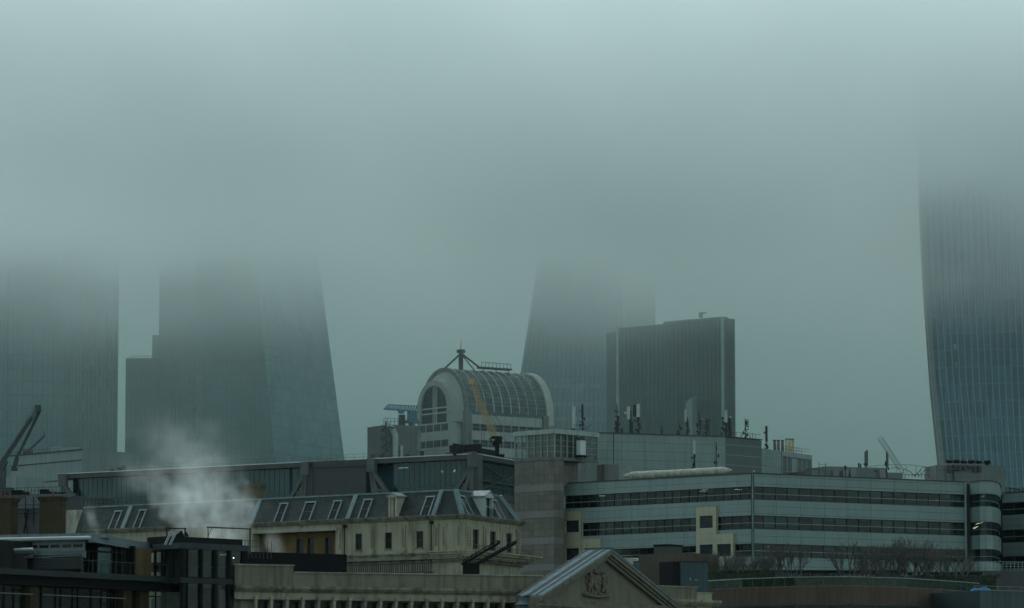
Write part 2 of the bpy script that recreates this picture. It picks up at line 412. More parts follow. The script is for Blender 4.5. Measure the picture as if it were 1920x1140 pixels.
b0 = MB(); b0.loft([[wpt(z, 0, .6)+Vector((-.5, 0, 0)), wpt(z, 0, .6)+Vector((.5, 0, 0)), wpt(z, 0, -2), wpt(z, 0, -2)+Vector((-.9, 2, 0))] for z in lv]); put('edge_fin', b0, mk('edge_fin_metal', (.17, .21, .21), .5), t)
for i in range(1, 32):
    b = MB()
    b.loft([[wpt(z, i/NC, .55)+Vector((-.1, 0, 0)), wpt(z, i/NC, .55)+Vector((.1, 0, 0)), wpt(z, i/NC, -.1)+Vector((.1, 0, 0)), wpt(z, i/NC, -.1)+Vector((-.1, 0, 0))] for z in lv])
    put('fin', b, mf, t)
b = MB()
for k in range(60):
    z = random.choice((58, 70, 98, 102, 116, 120, 88)); p = wpt(z+random.random(), (random.randint(1, 20)+.5)/NC, .12); b.box(p.x, p.x+.2, p.y-.02, p.y+.02, p.z, p.z+.12)
put('office_light', b, emit('faint_window_light', (1, .95, .8), .3), t)

# ------------------------------------------------------------------ arched-roof building
ang = R(38); ax = Vector((math.cos(ang), math.sin(ang), 0)); ey = Vector((-math.sin(ang), math.cos(ang), 0))
K = P(875, 780, 850)
MK = Matrix(((ax.x, ey.x, 0, K.x), (ax.y, ey.y, 0, K.y), (0, 0, 1, 0), (0, 0, 0, 1)))
t = thing('arched_roof_building', 'white banded building crowned by a glazed barrel vault', 'building', (K.x, K.y, 0), M=MK)
ZS = P(875, 771, 850).z; LX = 21.8; W2 = 8.1
def arch(x, r, cy, zs, hh, n=28, a0=0, a1=math.pi): return [(x, cy-r*math.cos(a0+(a1-a0)*i/n), zs+hh*math.sin(a0+(a1-a0)*i/n)) for i in range(n+1)]
VH = 9.6
zl = {}
for nm, py in (('a', 776), ('b', 793), ('c', 806), ('d', 822), ('e', 836)): zl[nm] = P(875, py, 850).z
Z1 = ZS-.6
put('body', MB().box(.35, LX-.35, .35, 2*W2-.35, 0, Z1-.3), mk('dome_window_band', (.04, .052, .05), .3, .1, .2, cells=(1.6, 9, .35)), t, MK)
ww = mk('white_wall_panel', (.30, .34, .32), .6, .06, .2, grid=(3.1, 0, .06, .6), streak=.15)
period = zl['a']-zl['c']
b = MB(); z = Z1; k = 0
rows = []
while z > 3:
    th = period*.57
    put('spandrel', MB().box(0, LX, 0, .34, z-th, z).box(-.002, .34, .34, 2*W2, z-th, z), ww, t, MK); rows.append(z-th); z -= period
b = None
b = MB()
for zr in rows[:8]:
    for i in range(7): b.box(-.05, .3, 1+i*2.3, 1.22+i*2.3, zr-period*.43, zr)
    for i in range(10): b.box(1.5+i*2.1, 1.66+i*2.1, -.05, .3, zr-period*.43, zr)
    b.box(0, LX, .2, .3, zr-.75, zr-.65)
put('window_grid', b, mk('dome_mullion', (.2, .24, .23), .5), t, MK)
put('corner_column', MB().box(-.5, 1.0, -.5, 1.0, 0, ZS+.2), mk('column_grey', (.13, .15, .145), .6), t, MK)
put('end_column', MB().box(LX-1.3, LX+.1, -.55, .5, 0, ZS), mk('column_brown', (.15, .14, .125), .6), t, MK)
mg = mk('vault_glass', (.055, .075, .072), .25, .12, .2, grid=(1.15, .95, .09, 1.9), cells=(1.15, .95, .25), spec=.35)
b = MB(); b.loft([arch(x, W2, W2, ZS, VH) for x in (0, LX*.33, LX*.66, LX)], caps=False, closed=False)
b.quad((0, 0, ZS), (LX, 0, ZS), (LX, 0, Z1), (0, 0, Z1)); put('barrel_vault', b, mg, t, MK)
mr_ = mk('white_rib', (.33, .37, .36), .5)
for i in range(9):
    x = .35+i*2.32; put('arched_rib', MB().path([(p[0], p[1], p[2]) for p in arch(x, W2+.12, W2, ZS, VH+.12, 24)], .16 if i in (3, 4, 5) else .11, 5), mr_, t, MK)
b = MB()
for k in range(1, 9):
    a = math.pi*k/18; b.tube((0, W2-(W2+.05)*math.cos(a), ZS+(VH+.05)*math.sin(a)), (LX, W2-(W2+.05)*math.cos(a), ZS+(VH+.05)*math.sin(a)), .06, 4)
put('purlin_frame', b, mk('purlin_grey', (.2, .24, .23), .5), t, MK)
# cream far-end ring
def ring(x0, x1, r0, r1, h0, h1, cy, zs, st):
    b = MB(); n = 28
    o0 = [(x0, cy-r1, zs-st)]+arch(x0, r1, cy, zs, h1, n)+[(x0, cy+r1, zs-st)]; i0 = [(x0, cy-r0, zs-st)]+arch(x0, r0, cy, zs, h0, n)+[(x0, cy+r0, zs-st)]
    o1 = [(x1,)+p[1:] for p in o0]; i1 = [(x1,)+p[1:] for p in i0]
    b.loft([o0, o1, i1, i0, o0], caps=False, closed=False); return b
put('end_ring', ring(LX-.2, LX+1.6, W2-.6, W2+.45, VH-.6, VH+.45, W2, ZS, 2.0), mk('cream_stone_ring', (.36, .39, .35), .7), t, MK)
put('vault_rim', ring(-.3, .3, W2-.5, W2+.3, VH-.5, VH+.3, W2, ZS, 1.0), mk('rim_grey', (.13, .15, .14), .6), t, MK)
r2, z2 = 5.7, ZS+.9; h2 = P(820, 709, 847).z-z2
b = MB(); b.loft([arch(-.1, W2-.5, W2, ZS, VH-.5), arch(-1.0, 6.9, W2-.2, ZS+.3, h2+1.0), arch(-2.6, r2+.2, W2-.4, z2, h2)], caps=False, closed=False)
b.quad((-.1, .5, ZS), (-2.6, W2-.4-r2-.2, z2), (-2.6, W2-.4-r2-.2, Z1-1.6), (-.1, .5, Z1-1.6)); b.quad((-.1, 2*W2-.5, ZS), (-2.6, W2-.4+r2+.2, z2), (-2.6, W2-.4+r2+.2, Z1-1.6), (-.1, 2*W2-.5, Z1-1.6))
put('flared_hood', b, mk('cream_hood', (.25, .275, .25), .7, .1, .3), t, MK)
put('arch_surround', ring(-3.1, -2.4, r2-1.0, r2+.2, h2-1.0, h2+.2, W2-.4, z2, z2-Z1+1.6), mk('pale_arch_stone', (.24, .27, .255), .7), t, MK)
put('bay_base', MB().box(-3.0, 0, W2-.4-r2-.2, W2-.4+r2+.2, 0, Z1-1.6), ww, t, MK)
b = MB()
for zr in rows[:6]:
    for i in range(4): put('window', MB().box(-3.04, -3.0, W2-.4-r2+.6+i*2.7, W2-.4-r2+2.9+i*2.7, zr-period*.43, zr), MATS['dome_window_band'], t, MK)
ag = MB(); pa = arch(-2.55, r2-.95, W2-.4, z2, h2-.95); ag.quad(*([(-2.55, W2-.4-r2+.95, Z1-1.6)]+pa+[(-2.55, W2-.4+r2-.95, Z1-1.6)][::1]))
w = put('arched_window', ag, mk('arch_glass', (.012, .022, .024), .3), t, MK)
b = MB()
for y in (W2-1.0, W2-.4, W2+.2): b.box(-2.75, -2.6, y-.1, y+.1, Z1-1.6, z2+h2-1)
for z in (z2+.1, z2-1.0): b.box(-2.78, -2.6, W2-.4-r2+.9, W2-.4+r2-.9, z-.14, z+.14)
put('glazing_bars', b, mr_, w, MK)
# mast and maintenance gantry on the crown
b = MB(); top = ZS+VH; y = W2; xm = 4.6
b.box(xm-.35, xm+.35, y-.35, y+.35, top-.3, top+4.0); b.box(xm-.7, xm+.7, y-.6, y+.6, top+3.8, top+4.5); b.tube((xm, y, top+4.3), (xm, y, top+6.4), .07, 5)
b.tube((xm, y, top+3.7), (xm-4.6, y-.5, top+.2), .22, 5); b.tube((xm, y, top+3.7), (xm+4.2, y-1.2, top+.7), .22, 5); b.tube((xm, y, top+3.7), (xm+1, y-3.5, top-.2), .14, 5)
put('mast_frame', b, M_dgrey, t, MK)
b = MB(); b.box(xm+4.2, xm+12.5, y-1.9, y-.2, top+.6, top+.95)
for k in range(9): b.tube((xm+4.2+k, y-1.9, top+.9), (xm+4.2+k, y-1.9, top+1.9), .05, 4)
b.tube((xm+4.2, y-1.9, top+1.9), (xm+12.2, y-1.9, top+1.9), .07, 4)
for k in (5, 8.5, 12): b.tube((xm+k, y-1.4, top-.4), (xm+k, y-1.4, top+.7), .1, 4)
put('roof_gantry', b, M_dgrey, t, MK)

# plant tower beside it
F = Fr(727, 842, 788, 846, 800); zt = F.Z(750, 797)
t = root_at(F, 'plant_tower', 'brown service tower with a bent white duct left of the barrel vault', 'tower')
put('shaft', MB().box(0, F.L, 0, 9, 0, zt), mk('brown_plant_cladding', (.115, .125, .115), .8, .15, .3, grid=(1.1, 0, .08, .75)), t, F.M)
put('side_panel', MB().box(F.U(781, 800), F.L+.02, -.3, 2, 0, zt-1), mk('pale_plant_panel', (.15, .17, .16), .7), t, F.M)
b = MB(); u = F.U(738, 830); zd = F.Z(738, 805)
b.tube((u, -.8, 20), (u, -.8, zd-1.2), .65, 10); b.tube((u, -.8, zd-1.4), (u-.6, -.6, zd), .65, 10); b.tube((u-.6, -.6, zd), (u-1.3, .2, zd+.8), .65, 10); u2 = F.U(750, 840); b.tube((u2, -.6, 20), (u2, -.6, F.Z(750, 836)), .4, 8)
put('duct', b, mk('white_duct', (.3, .34, .32), .5), t, F.M)
b = MB(); us = F.U(719, 820); zb = F.Z(719, 870); zt2 = F.Z(719, 800)
b.tube((us, -1, 5), (us, -1, zt2+1), .18, 6); n = 90; pp = [(us+.95*math.cos(i*.55), -1+.95*math.sin(i*.55), zb-6+(zt2-zb+6)*i/n) for i in range(n+1)]
b.path(pp, .12, 4); b.path([(p[0], p[1], p[2]+.9) for p in pp], .05, 3)
for i in range(0, n, 1): b.tube((us, -1, pp[i][2]), pp[i], .07, 3)
b.tube((us, -1, zt2+1), (us, -1, F.Z(719, 783)), .05, 4); b.box(us-1, us+2, -1.4, -.6, zt2-.3, zt2-.1)
put('spiral_stair', b, M_dgrey, t, F.M)
b = MB()
for k in range(9): b.tube((k*.85-1, -.1, zt), (k*.85-1, -.1, zt+1.3), .05, 4)
for dz in (.7, 1.3): b.tube((-1, -.1, zt+dz), (F.L, -.1, zt+dz), .05, 4)
b.box(F.U(754, 790), F.U(762, 790), .5, 1.6, zt, zt+2.3)
put('roof_railing', b, M_dgrey, t, F.M)
# blue gantry crane on it
t2 = thing('blue_roof_crane', 'blue lattice crane jib on the roof left of the barrel vault', 'crane', tuple(F.W(F.U(778, 790), 1, zt)))
mb = mk('blue_paint', (.06, .16, .22), .5)
b = MB(); ua, ub = F.U(724, 765), F.U(788, 765); z0, z1 = F.Z(750, 769), F.Z(750, 759)
b.path([(ua, 1, z0+.2), (ub, 1, z0)], .22, 4); n = 12
b.path([(ua+1.2, 1, z1), (ub, 1, z1)], .14, 4); b.tube((ua, 1, z0+.2), (ua+1.2, 1, z1), .12, 4)
for i in range(n):
    a = ua+.6+(ub-ua-.6)*i/n; c_ = ua+.6+(ub-ua-.6)*(i+1)/n; b.tube((a, 1, z0), ((a+c_)/2, 1, z1), .1, 4); b.tube(((a+c_)/2, 1, z1), (c_, 1, z0), .1, 4)
b.box(F.U(752, 770), F.U(761, 770), .6, 1.4, z0-.6, z0); put('jib', b, mb, t2, F.M)
u0, u1 = F.U(771, 780), F.U(783, 780); put('pedestal', MB().box(u0, u1, .3, 1.8, zt+1.2, z0+.1).box(u0-.5, u1+.5, .2, 2, zt+.6, zt+1.2).box(u0+.3, u1-.3, .5, 1.5, zt, zt+.6), mb, t2, F.M)

# ------------------------------------------------------------------ yellow lattice crane
YC = 735
def lattice(b, a, c, w, n, r=.06, up=Vector((0, 1, 0))):
    a, c = Vector(a), Vector(c); d = (c-a).normalized(); s1 = d.cross(up).normalized()*w/2; s2 = d.cross(s1).normalized()*w/2
    cs = [s1+s2, s1-s2, -s1-s2, -s1+s2]
    for s in cs: b.tube(a+s*.6, a.lerp(c, .08)+s, r, 4); b.tube(a.lerp(c, .08)+s, a.lerp(c, .92)+s, r, 4); b.tube(a.lerp(c, .92)+s, c+s*.5, r, 4)
    for i in range(n):
        p, q = a.lerp(c, .08+.84*i/n), a.lerp(c, .08+.84*(i+1)/n)
        for k in range(4):
            s, e = cs[k], cs[(k+1) % 4]; b.tube(p+s, q+e, r*.65, 3); b.tube(q+s, q+e, r*.65, 3); b.tube(p+e, q+s, r*.5, 3)
t = thing('lattice_crane', 'yellow lattice jib crane rising before the barrel vault', 'crane', tuple(P(930, 850, YC)))
my = mk('yellow_crane_paint', (.34, .26, .12), .6, .15, 1)
b = MB(); a = P(936, 842, YC); c_ = P(884, 716, YC); lattice(b, a, c_, 1.1, 17, .06); put('jib', b, my, t)
b = MB(); p = P(884, 716, YC); b.box(p.x-.6, p.x+.5, p.y-.4, p.y+.4, p.z-.5, p.z+.5); b.tube(p, p+Vector((-.8, 0, .4)), .2, 6); b.tube(p+Vector((.2, 0, .4)), p+Vector((1.1, 0, -.3)), .12, 6); put('jib_head', b, my, t)
b = MB(); b.tube(P(884, 716, YC), P(950, 832, YC+1), .035, 4); b.tube(P(900, 740, YC), P(958, 820, YC+1), .03, 4); b.tube(P(925, 770, YC), P(958, 842, YC), .03, 4); put('hoist_ropes', b, M_dgrey, t)
b = MB()
for x0, x1, y0, y1 in ((921, 941, 818, 823), (928, 936, 823, 858), (925, 930, 826, 836), (936, 941, 824, 832), (915, 946, 852, 858)):
    p, q = P(x0, y1, YC), P(x1, y0, YC); b.box(p.x, q.x, YC-.6, YC+.6, p.z, q.z)
b.tube(P(918, 821, YC), P(928, 838, YC), .12, 5); b.tube(P(942, 821, YC), P(934, 838, YC), .12, 5); put('slewing_gear', b, M_black, t)

# faint tower crane far right
t = thing('distant_crane', 'faint luffing crane jib in the mist right of the roof masts', 'crane', tuple(P(1690, 880, 1150)))
b = MB(); lattice(b, P(1692, 885, 1150), P(1648, 818, 1150), 1.3, 12, .05); put('jib', b, mk('distant_crane_grey', (.16, .2, .19), .6), t)
b = MB(); q = P(1692, 885, 1150); lattice(b, (q.x, 1150, 0), q, 1.6, 20, .06, Vector((0, 1, 0))); put('mast', b, mk('distant_crane_grey', (0, 0, 0)), t)
# big dark telescopic crane at left edge
YC = 560
t = thing('telescopic_crane', 'dark telescopic crane boom raised at the left edge', 'crane', tuple(P(2, 895, YC)))
mc = mk('dark_crane_paint', (.045, .058, .062), .5, .2, 1); ml = mk('pale_crane_section', (.1, .125, .13), .5)
b = MB(); b.tube(P(-4, 880, YC), P(40, 812, YC), .42, 4); b.tube(P(40, 812, YC), P(60, 783, YC), .38, 4); put('boom_base', b, mc, t)
b = MB(); b.tube(P(56, 790, YC), P(73, 764, YC), .32, 4); b.tube(P(2, 862, YC-.5), P(70, 762, YC-.5), .06, 4); put('boom_tip_section', b, ml, t)
b = MB(); b.box(*[v for v in (P(66, 760, YC).x, P(77, 760, YC).x, YC-.5, YC+.5, P(70, 772, YC).z, P(70, 760, YC).z)]); b.tube(P(66, 764, YC), P(55, 776, YC), .05, 4); b.tube(P(55, 776, YC), P(45, 800, YC), .05, 4); put('boom_head', b, mc, t)
b = MB(); b.tube(P(27, 868, YC+1), P(74, 772, YC+1), .26, 4); b.tube(P(26, 880, YC+1), P(32, 858, YC+1), .4, 4); b.box(P(20, 880, YC).x, P(31, 880, YC).x, YC+.6, YC+1.4, P(20, 882, YC).z, P(20, 876, YC).z); put('support_ram', b, mc, t)
b = MB(); b.box(P(-12, 900, YC).x, P(10, 900, YC).x, YC-.9, YC+.9, P(0, 925, YC).z, P(0, 868, YC).z); b.box(P(-12, 930, YC).x, P(24, 930, YC).x, YC-1.2, YC+1.2, 0, P(0, 915, YC).z); b.tube(P(4, 880, YC-1), P(14, 865, YC-1), .18, 5); put('turntable', b, mc, t)
YC = 790
t = thing('small_crane', 'small crane arm behind the pale block at left', 'crane', tuple(P(52, 850, YC)))
b = MB(); b.tube(P(48, 850, YC), P(84, 817, YC), .28, 4); b.tube(P(84, 817, YC), P(82, 808, YC), .1, 4); put('arm', b, mc, t); b = MB(); b.box(P(44, 852, YC).x, P(60, 852, YC).x, YC-1, YC+1, P(50, 858, YC).z, P(50, 843, YC).z); put('cab', b, mc, t)

# pale block, far left
F = Fr(20, 720, 153, 704, 880); t = root_at(F, 'pale_block', 'pale panelled plant block behind the dark crane at left', 'building')
zt = F.Z(90, 849); mp = mk('pale_green_sheet', (.19, .24, .225), .6, .07, .2, grid=(1.35, 0, .06, .8), streak=.15)
put('wall', MB().box(0, F.L, 0, 12, 0, zt), mp, t, F.M)
b = MB(); b.box(-.1, F.L+.1, -.15, .2, zt-.05, zt+.15); z = F.Z(90, 868); b.box(0, F.L, -.1, 0, z-.08, z+.08); z = F.Z(90, 903); b.box(0, F.L, -.1, 0, z-.08, z+.08); put('rail_lines', b, M_dgrey, t, F.M)
put('roof_box', MB().box(F.U(76, 840), F.U(98, 840), 2, 6, zt, F.Z(90, 839, -2)).box(F.U(100, 840), F.U(112, 840), 3, 6, zt, zt+.5), mp, t, F.M)
b = MB(); 
for k in range(24): b.tube((F.L*k/24, .3, zt), (F.L*k/24, .3, zt+.75), .035, 3)
b.tube((0, .3, zt+.75), (F.L, .3, zt+.75), .035, 3)
put('roof_railing', b, M_dgrey, t, F.M)
F = Fr(-40, 690, 30, 686, 880); t = root_at(F, 'low_annexe', 'lower pale annexe at the left edge beneath the crane', 'building')
put('wall', MB().box(0, F.L, 0, 8, 0, F.Z(10, 893)), mp, t, F.M); put('vents', MB().box(2, 5, -.4, 0, F.Z(10, 893)-1.6, F.Z(10, 893)-.5), M_louv, t, F.M)
# ------------------------------------------------------------------ trussed glass building
F = Fr(112, 645, 890, 600, 900); t = root_at(F, 'trussed_building', 'long glass-topped building with exposed steel V braces behind the mansard roof', 'building')
zt = F.Z(890, 852); zb = F.Z(740, 868); ug0, ug1 = 0.5, F.L
Fq = Fr(890, 600, 1000, 622, 900)
pl = [F.xy(.6, 2.6), F.xy(F.L-.4, 2.6), Fq.xy(1.5, 2.6), Fq.xy(Fq.L, 2.6), Fq.xy(Fq.L, 24), F.xy(.6, 30)]
put('body', MB().prism(pl, 0, zt-.3), M_int, t)
b = MB().box(0, F.L, -.5, 2.7, zb, zt).box(0, F.L, -.2, 2.7, zt-6.4, zt-5.4); put('roof_beam', b, mk('beam_grey', (.07, .078, .074), .7, .12, .3, streak=.2), t, F.M)
put('roof_beam', MB().box(.3, Fq.L, -.5, 2.7, zb, zt-.02).box(0, Fq.L, -.2, 2.7, zt-6.4, zt-5.4), M_dgrey, t, Fq.M)
put('wall', MB().box(0, F.L, 0, 2.5, 0, zt-6.4), M_conc, t, F.M); put('wall', MB().box(0.1, Fq.L, 0, 2.5, 0, zt-6.4), M_conc, t, Fq.M)
mt = clear_glass('teal_glazing', (.45, .75, .78), .3)
def bay(F, u0, u1, n, lights=()):
    gz = put('glazing', MB().quad((u0, .35, zt-5.4), (u1, .35, zt-5.4), (u1, .35, zb), (u0, .35, zb)), mt, t, F.M)
    b = MB()
    for i in range(n+1): u = u0+(u1-u0)*i/n; b.box(u-.03, u+.03, .3, .34, zt-5.4, zb)
    b.box(u0, u1, .2, .36, zt-4.5, zt-4.38); put('window_frame', b, mk('teal_mullion', (.05, .065, .066), .5), gz, F.M)
    return gz
mpb = mk('teal_backing', (.028, .085, .098), .9, .15, .2, cells=(2.8, 8, .25))
bay(F, F.U(135), F.U(540), 44); bay(F, F.U(735), F.U(872), 14); bay(Fq, .8, Fq.L, 6); bay(F, F.U(545), F.U(577), 3)
put('inner_wall', MB().box(F.U(135), F.L-1, 2.0, 2.55, zt-5.4, zb), mpb, t, F.M)
b = MB(); u0, u1 = F.U(578), F.U(692); b.box(u0, u1, -.9, 2.4, zt-6.2, zt-.05); put('louvred_box', b, mk('brown_grey_louvre', (.06, .064, .06), .8, .08, .3, grid=(.9, .25, .05, .8)), t, F.M)
b = MB(); b.box(u0-.15, u0+1.6, -1.05, -.88, zt-6.2, zt-.02); b.box(u0-.15, u1+.1, -1.05, -.88, zt-1.0, zt-.02); b.box(u0, u1, -1.05, -.88, zt-6.2, zt-5.6); put('box_frame', b, M_dgrey, t, F.M)
b = MB(); b.box(F.U(112), F.U(575), -.62, -.4, zt, zt+.14); b.box(F.U(700), F.U(886), -.62, -.4, zt, zt+.14); b.tube((.2, -.6, zt+.07), (Fq.L*0+.2, -.6, zt+.07), .05, 4); put('parapet_capping', b, M_wmet, t, F.M)
put('parapet_capping', MB().box(0, Fq.L, -.62, -.4, zt, zt+.14), M_wmet, t, Fq.M)
ms = mk('brace_steel', (.085, .093, .088), .6, .12, .5, streak=.1)
def brace(F, px, legs, w=.42):
    b = MB(); u, z = F.uz(px, 875, .9); z = zt-1.1; b.box(u-.75, u+.75, -1.3, -.55, zt-2.0, zt+.02)
    z0 = zt-6.2
    for px2 in legs:
        u2 = F.U(px2, 925, .9); b.tube((u, -.95, zt-1.6), (u2, -.95, z0), w, 4)
    a, c_ = F.U(legs[0], 925, .9), F.U(legs[-1], 925, .9); m = .35
    b.tube((u+(a-u)*.6, -.95, zt-1.6+(z0-zt+1.6)*.6), (u+(c_-u)*.6+.3, -.95, zt-1.6+(z0-zt+1.6)*.6-.8), w*.5, 4); b.box(min(a, c_)-.4, max(a, c_)+.4, -1.2, -.3, z0-.5, z0)
    put('steel_brace', b, ms, t, F.M)
brace(F, 119, (121, 132, 158)); brace(F, 574, (541, 565, 572)); brace(F, 697, (703, 712, 735)); brace(F, 886, (850, 872, 886))
put('corner_post', MB().box(-.7, .9, -.9, .8, 0, zt), ms, t, Fq.M)
b = MB(); b.tube((3, .3, zt-5), (Fq.L, .3, zb), .18, 4); b.tube((2, .3, zb), (Fq.L-2, .3, zt-5), .12, 4); b.box(0, Fq.L, -.35, -.2, zt-3.9, zt-3.65); put('diagonal_brace', b, M_dgrey, t, Fq.M)
b = MB(); u = F.U(255)
while u < F.L: b.tube((u, .4, zt), (u, .4, zt+.95), .028, 3); u += 1.7
for dz in (.5, .95): b.tube((F.U(190), .4, zt+dz), (F.L-.5, .4, zt+dz), .022, 3)
for px in (200, 214, 222, 690, 705, 755, 782): b.box(F.U(px), F.U(px)+.5, .6, 1.1, zt, zt+random.uniform(.5, 1.1))
put('roof_railing', b, M_dgrey, t, F.M)
b = MB(); u0 = F.U(821); z0 = zt; z1 = F.Z(885, 833, -3)
b.box(u0, F.L-1, 3, 3.4, z0, z1); put('plant_screen', b, mk('black_screen_mesh', (.02, .024, .024), .8, .1, .5, grid=(0, .22, .08, .55)), t, F.M)
put('plant_screen', MB().box(-.5, Fq.U(962, 860), 3, 3.4, z0, z1-.1), MATS['black_screen_mesh'], t, Fq.M)
b = MB(); z = F.Z(870, 846); b.box(F.U(825), F.U(882), 1.5, 1.7, z-.3, z); b.box(F.U(825), F.U(882), 1.0, 1.2, z-.9, z-.6); put('walkway', b, mk('rusty_walkway', (.12, .09, .075), .8), t, F.M)
for px in (858, 880, 885): b = MB().tube((F.U(px), 3.2, z1), (F.U(px), 3.2, F.Z(px, 806)), .04, 4); put('roof_mast', b, M_dgrey, t, F.M)
for px, py in ((829, 886), (852, 884)):
    b = MB(); u, z = F.uz(px, py, -1.2)
    for k in range(5): b.tube((u+random.uniform(-.3, .3), 1.2, z+random.uniform(-.3, .3)), (u+random.uniform(-.35, .35), 1.25, z+random.uniform(-.35, .35)), .022, 4)
    put('pendant_lamp', b, emit('pendant_glow', (1, .85, .5), .35), t, F.M)
u, z = F.uz(746, 878, -1.2); put('ceiling_lamp', MB().box(u, u+1.9, 1.2, 1.3, z, z+.05), emit('dim_strip_lamp', (.7, 1, .95), .35), t, F.M)

# ------------------------------------------------------------------ banded office building
FL = Fr(1058, 556, 1410, 535, 900); FRt = Fr(1410, 535, 1812, 553, 900)
t = root_at(FRt, 'banded_office', 'pale green office building with long dark ribbon windows and two cream window frames', 'office building', u=0)
zA = FL.Z(1410, 888)
rows = [(911.7, 936.7), (966, 991.7), (1019, 1043.5)]
gl = [(FL.Z(1410, a), FL.Z(1410, b_)) for a, b_ in rows]; per = gl[1][0]-gl[2][0]
while gl[-1][1] > 8: gl.append((gl[-1][0]-per, gl[-1][1]-per))
# curved bay and right wing
FB0 = Fr(1812, 553, 1818, 560, 900); FW = Fr(1878, 572, 2060, 560, 900)
c0 = Vector(FRt.xy(FRt.L, .9)); c1 = Vector(FW.xy(0, .0)); bayp = []
e0 = Vector((P(1815, 900, 554.5).x, 554.5)); e1 = Vector((P(1873, 900, 556).x, 556)); 
bay_pts = [e0, Vector((P(1822, 900, 552.3).x, 552.3)), Vector((P(1836, 900, 550.6).x, 550.6)), Vector((P(1849, 900, 550.2).x, 550.2)), Vector((P(1860, 900, 551.2).x, 551.2)), Vector((P(1869, 900, 553.6).x, 553.6)), Vector((P(1874.5, 900, 558).x, 558)), Vector((P(1876, 900, 566).x, 566))]
segs = [('main', FL), ('main', FRt)]+[('bay', frm(a, b_)) for a, b_ in zip(bay_pts, bay_pts[1:])]+[('wing', FW)]
GL = 3.0
pl = [FL.xy(0, 3.2), FL.xy(FL.L, 3.2)]; q = FRt.xy(0, 3.2)
core = [FL.xy(.2, 3.2), (FL.xy(FL.L)[0], FL.xy(FL.L)[1]+3.3), FRt.xy(FRt.L-.5, 3.2), (bay_pts[3].x, bay_pts[3].y+3), (bay_pts[3].x+1.2, 575.5), FW.xy(.6, 3.2), FW.xy(FW.L, 3.2), FW.xy(FW.L, 30), FL.xy(.2, 34)]
put('body', MB().prism(core, 0, zA-.6), M_int, t)
mclad_b = mk('bay_cladding', (.155, .215, .195), .45, .06, .12, grid=(1.4, 1.3, .045, .65), streak=.1, spec=.35)
mw = [mk('cladding_right', (.165, .225, .205), .5, .07, .12, grid=(3.9, 1.0, .06, .42), cells=(3.9, 9, .05), streak=.1)]
mm = mk('ribbon_mullion', (.03, .045, .043), .5); mtr = mk('transom_pale', (.2, .26, .24), .5)
sill = M_conc
ceil = mk('office_ceiling', (.12, .13, .115), .9, .1, .2, cells=(1.2, 9, .2))
for kind, F in segs:
    ztop = zA if kind != 'wing' else zA-.35; 
    mat = {'main': M_clad if F is FL else mw[0], 'bay': mclad_b, 'wing': M_clad}[kind]
    edges = [ztop]+[v for g_ in gl for v in g_]+[0]
    low = MB()
    for i in range(0, len(edges), 2):
        (MB() if i < 8 else low).box(0, F.L, 0, .4, edges[i+1], edges[i]) if i >= 8 else put('spandrel', MB().box(0, F.L, 0, .4, edges[i+1], edges[i]), mat, t, F.M)
    low.box(.2, F.L-.2, .35, .39, 0, edges[8]); put('lower_wall', low, mat, t, F.M)
    if kind != 'bay':
        for i in range(0, 8, 2): put('floor_slab', MB().box(.1, F.L-.1, .4, 3.3, edges[i+1]+.02, edges[i]-.1), ceil, t, F.M)
    b = MB(); b.box(-.0, F.L+.0, -.12, .55, ztop, ztop+.14); put('parapet_capping', b, M_dgrey, t, F.M)
    if kind == 'bay': continue
    for k, (zt_, zb_) in enumerate(gl[:6]):
        gz = put('ribbon_window', MB().quad((0, .22, zb_), (F.L, .22, zb_), (F.L, .22, zt_), (0, .22, zt_)), G_off, t, F.M)
        b = MB(); st = 1.45 if F is FL else 1.95; u = st
        while u < F.L-.2: b.box(u-.035, u+.035, .12, .23, zb_, zt_); u += st
        b.box(0, F.L, .11, .22, zt_-.06, zt_-.003).box(0, F.L, .11, .22, zb_+.003, zb_+.06); put('window_frame', b, mm, gz, F.M)
        put('transom', MB().box(0, F.L, .06, .2, zb_+(zt_-zb_)*.44, zb_+(zt_-zb_)*.44+.07), mtr, gz, F.M)
        if k < 3:   # blinds drawn to different heights
            u = 0
            while u < F.L-st:
                if random.random() < .45: put('roller_blind', MB().box(u+.05, u+st-.05, .5, .53, zt_-random.uniform(.3, 1.7), zt_), mk('roller_blind', (.05, .07, .065) , .8), gz, F.M)
                u += st
for k, (zt_, zb_) in enumerate(gl[:6]):      # one curved ribbon window per storey round the bay
    b = MB(); b2 = MB(); b3 = MB()
    for p, q in zip(bay_pts, bay_pts[1:]):
        n = Vector((-(q-p).y, (q-p).x)).normalized()*.2; p2, q2 = p+n, q+n
        b.quad((p2.x, p2.y, zb_), (q2.x, q2.y, zb_), (q2.x, q2.y, zt_), (p2.x, p2.y, zt_)); b2.tube((p2.x, p2.y, zb_), (p2.x, p2.y, zt_), .05, 4); b2.tube((p2.x, p2.y, zb_+.03), (q2.x, q2.y, zb_+.03), .03, 4)
        z = zb_+(zt_-zb_)*.44; b3.tube((p2.x, p2.y-.1, z), (q2.x, q2.y-.1, z), .04, 4)
    gz = put('ribbon_window', b, G_off, t); put('window_frame', b2, mm, gz); put('transom', b3, mtr, gz)
put('corner_trim', MB().box(FRt.L-.4, FRt.L-.12, -.12, 0, 0, zA), mtr, t, FRt.M); put('corner_trim', MB().box(-.15, .25, -.1, 0, 0, zA), mm, t, FRt.M)
put('corner_trim', MB().box(-.05, .1, -.1, 0, 0, zA), mtr, t, FRt.M)
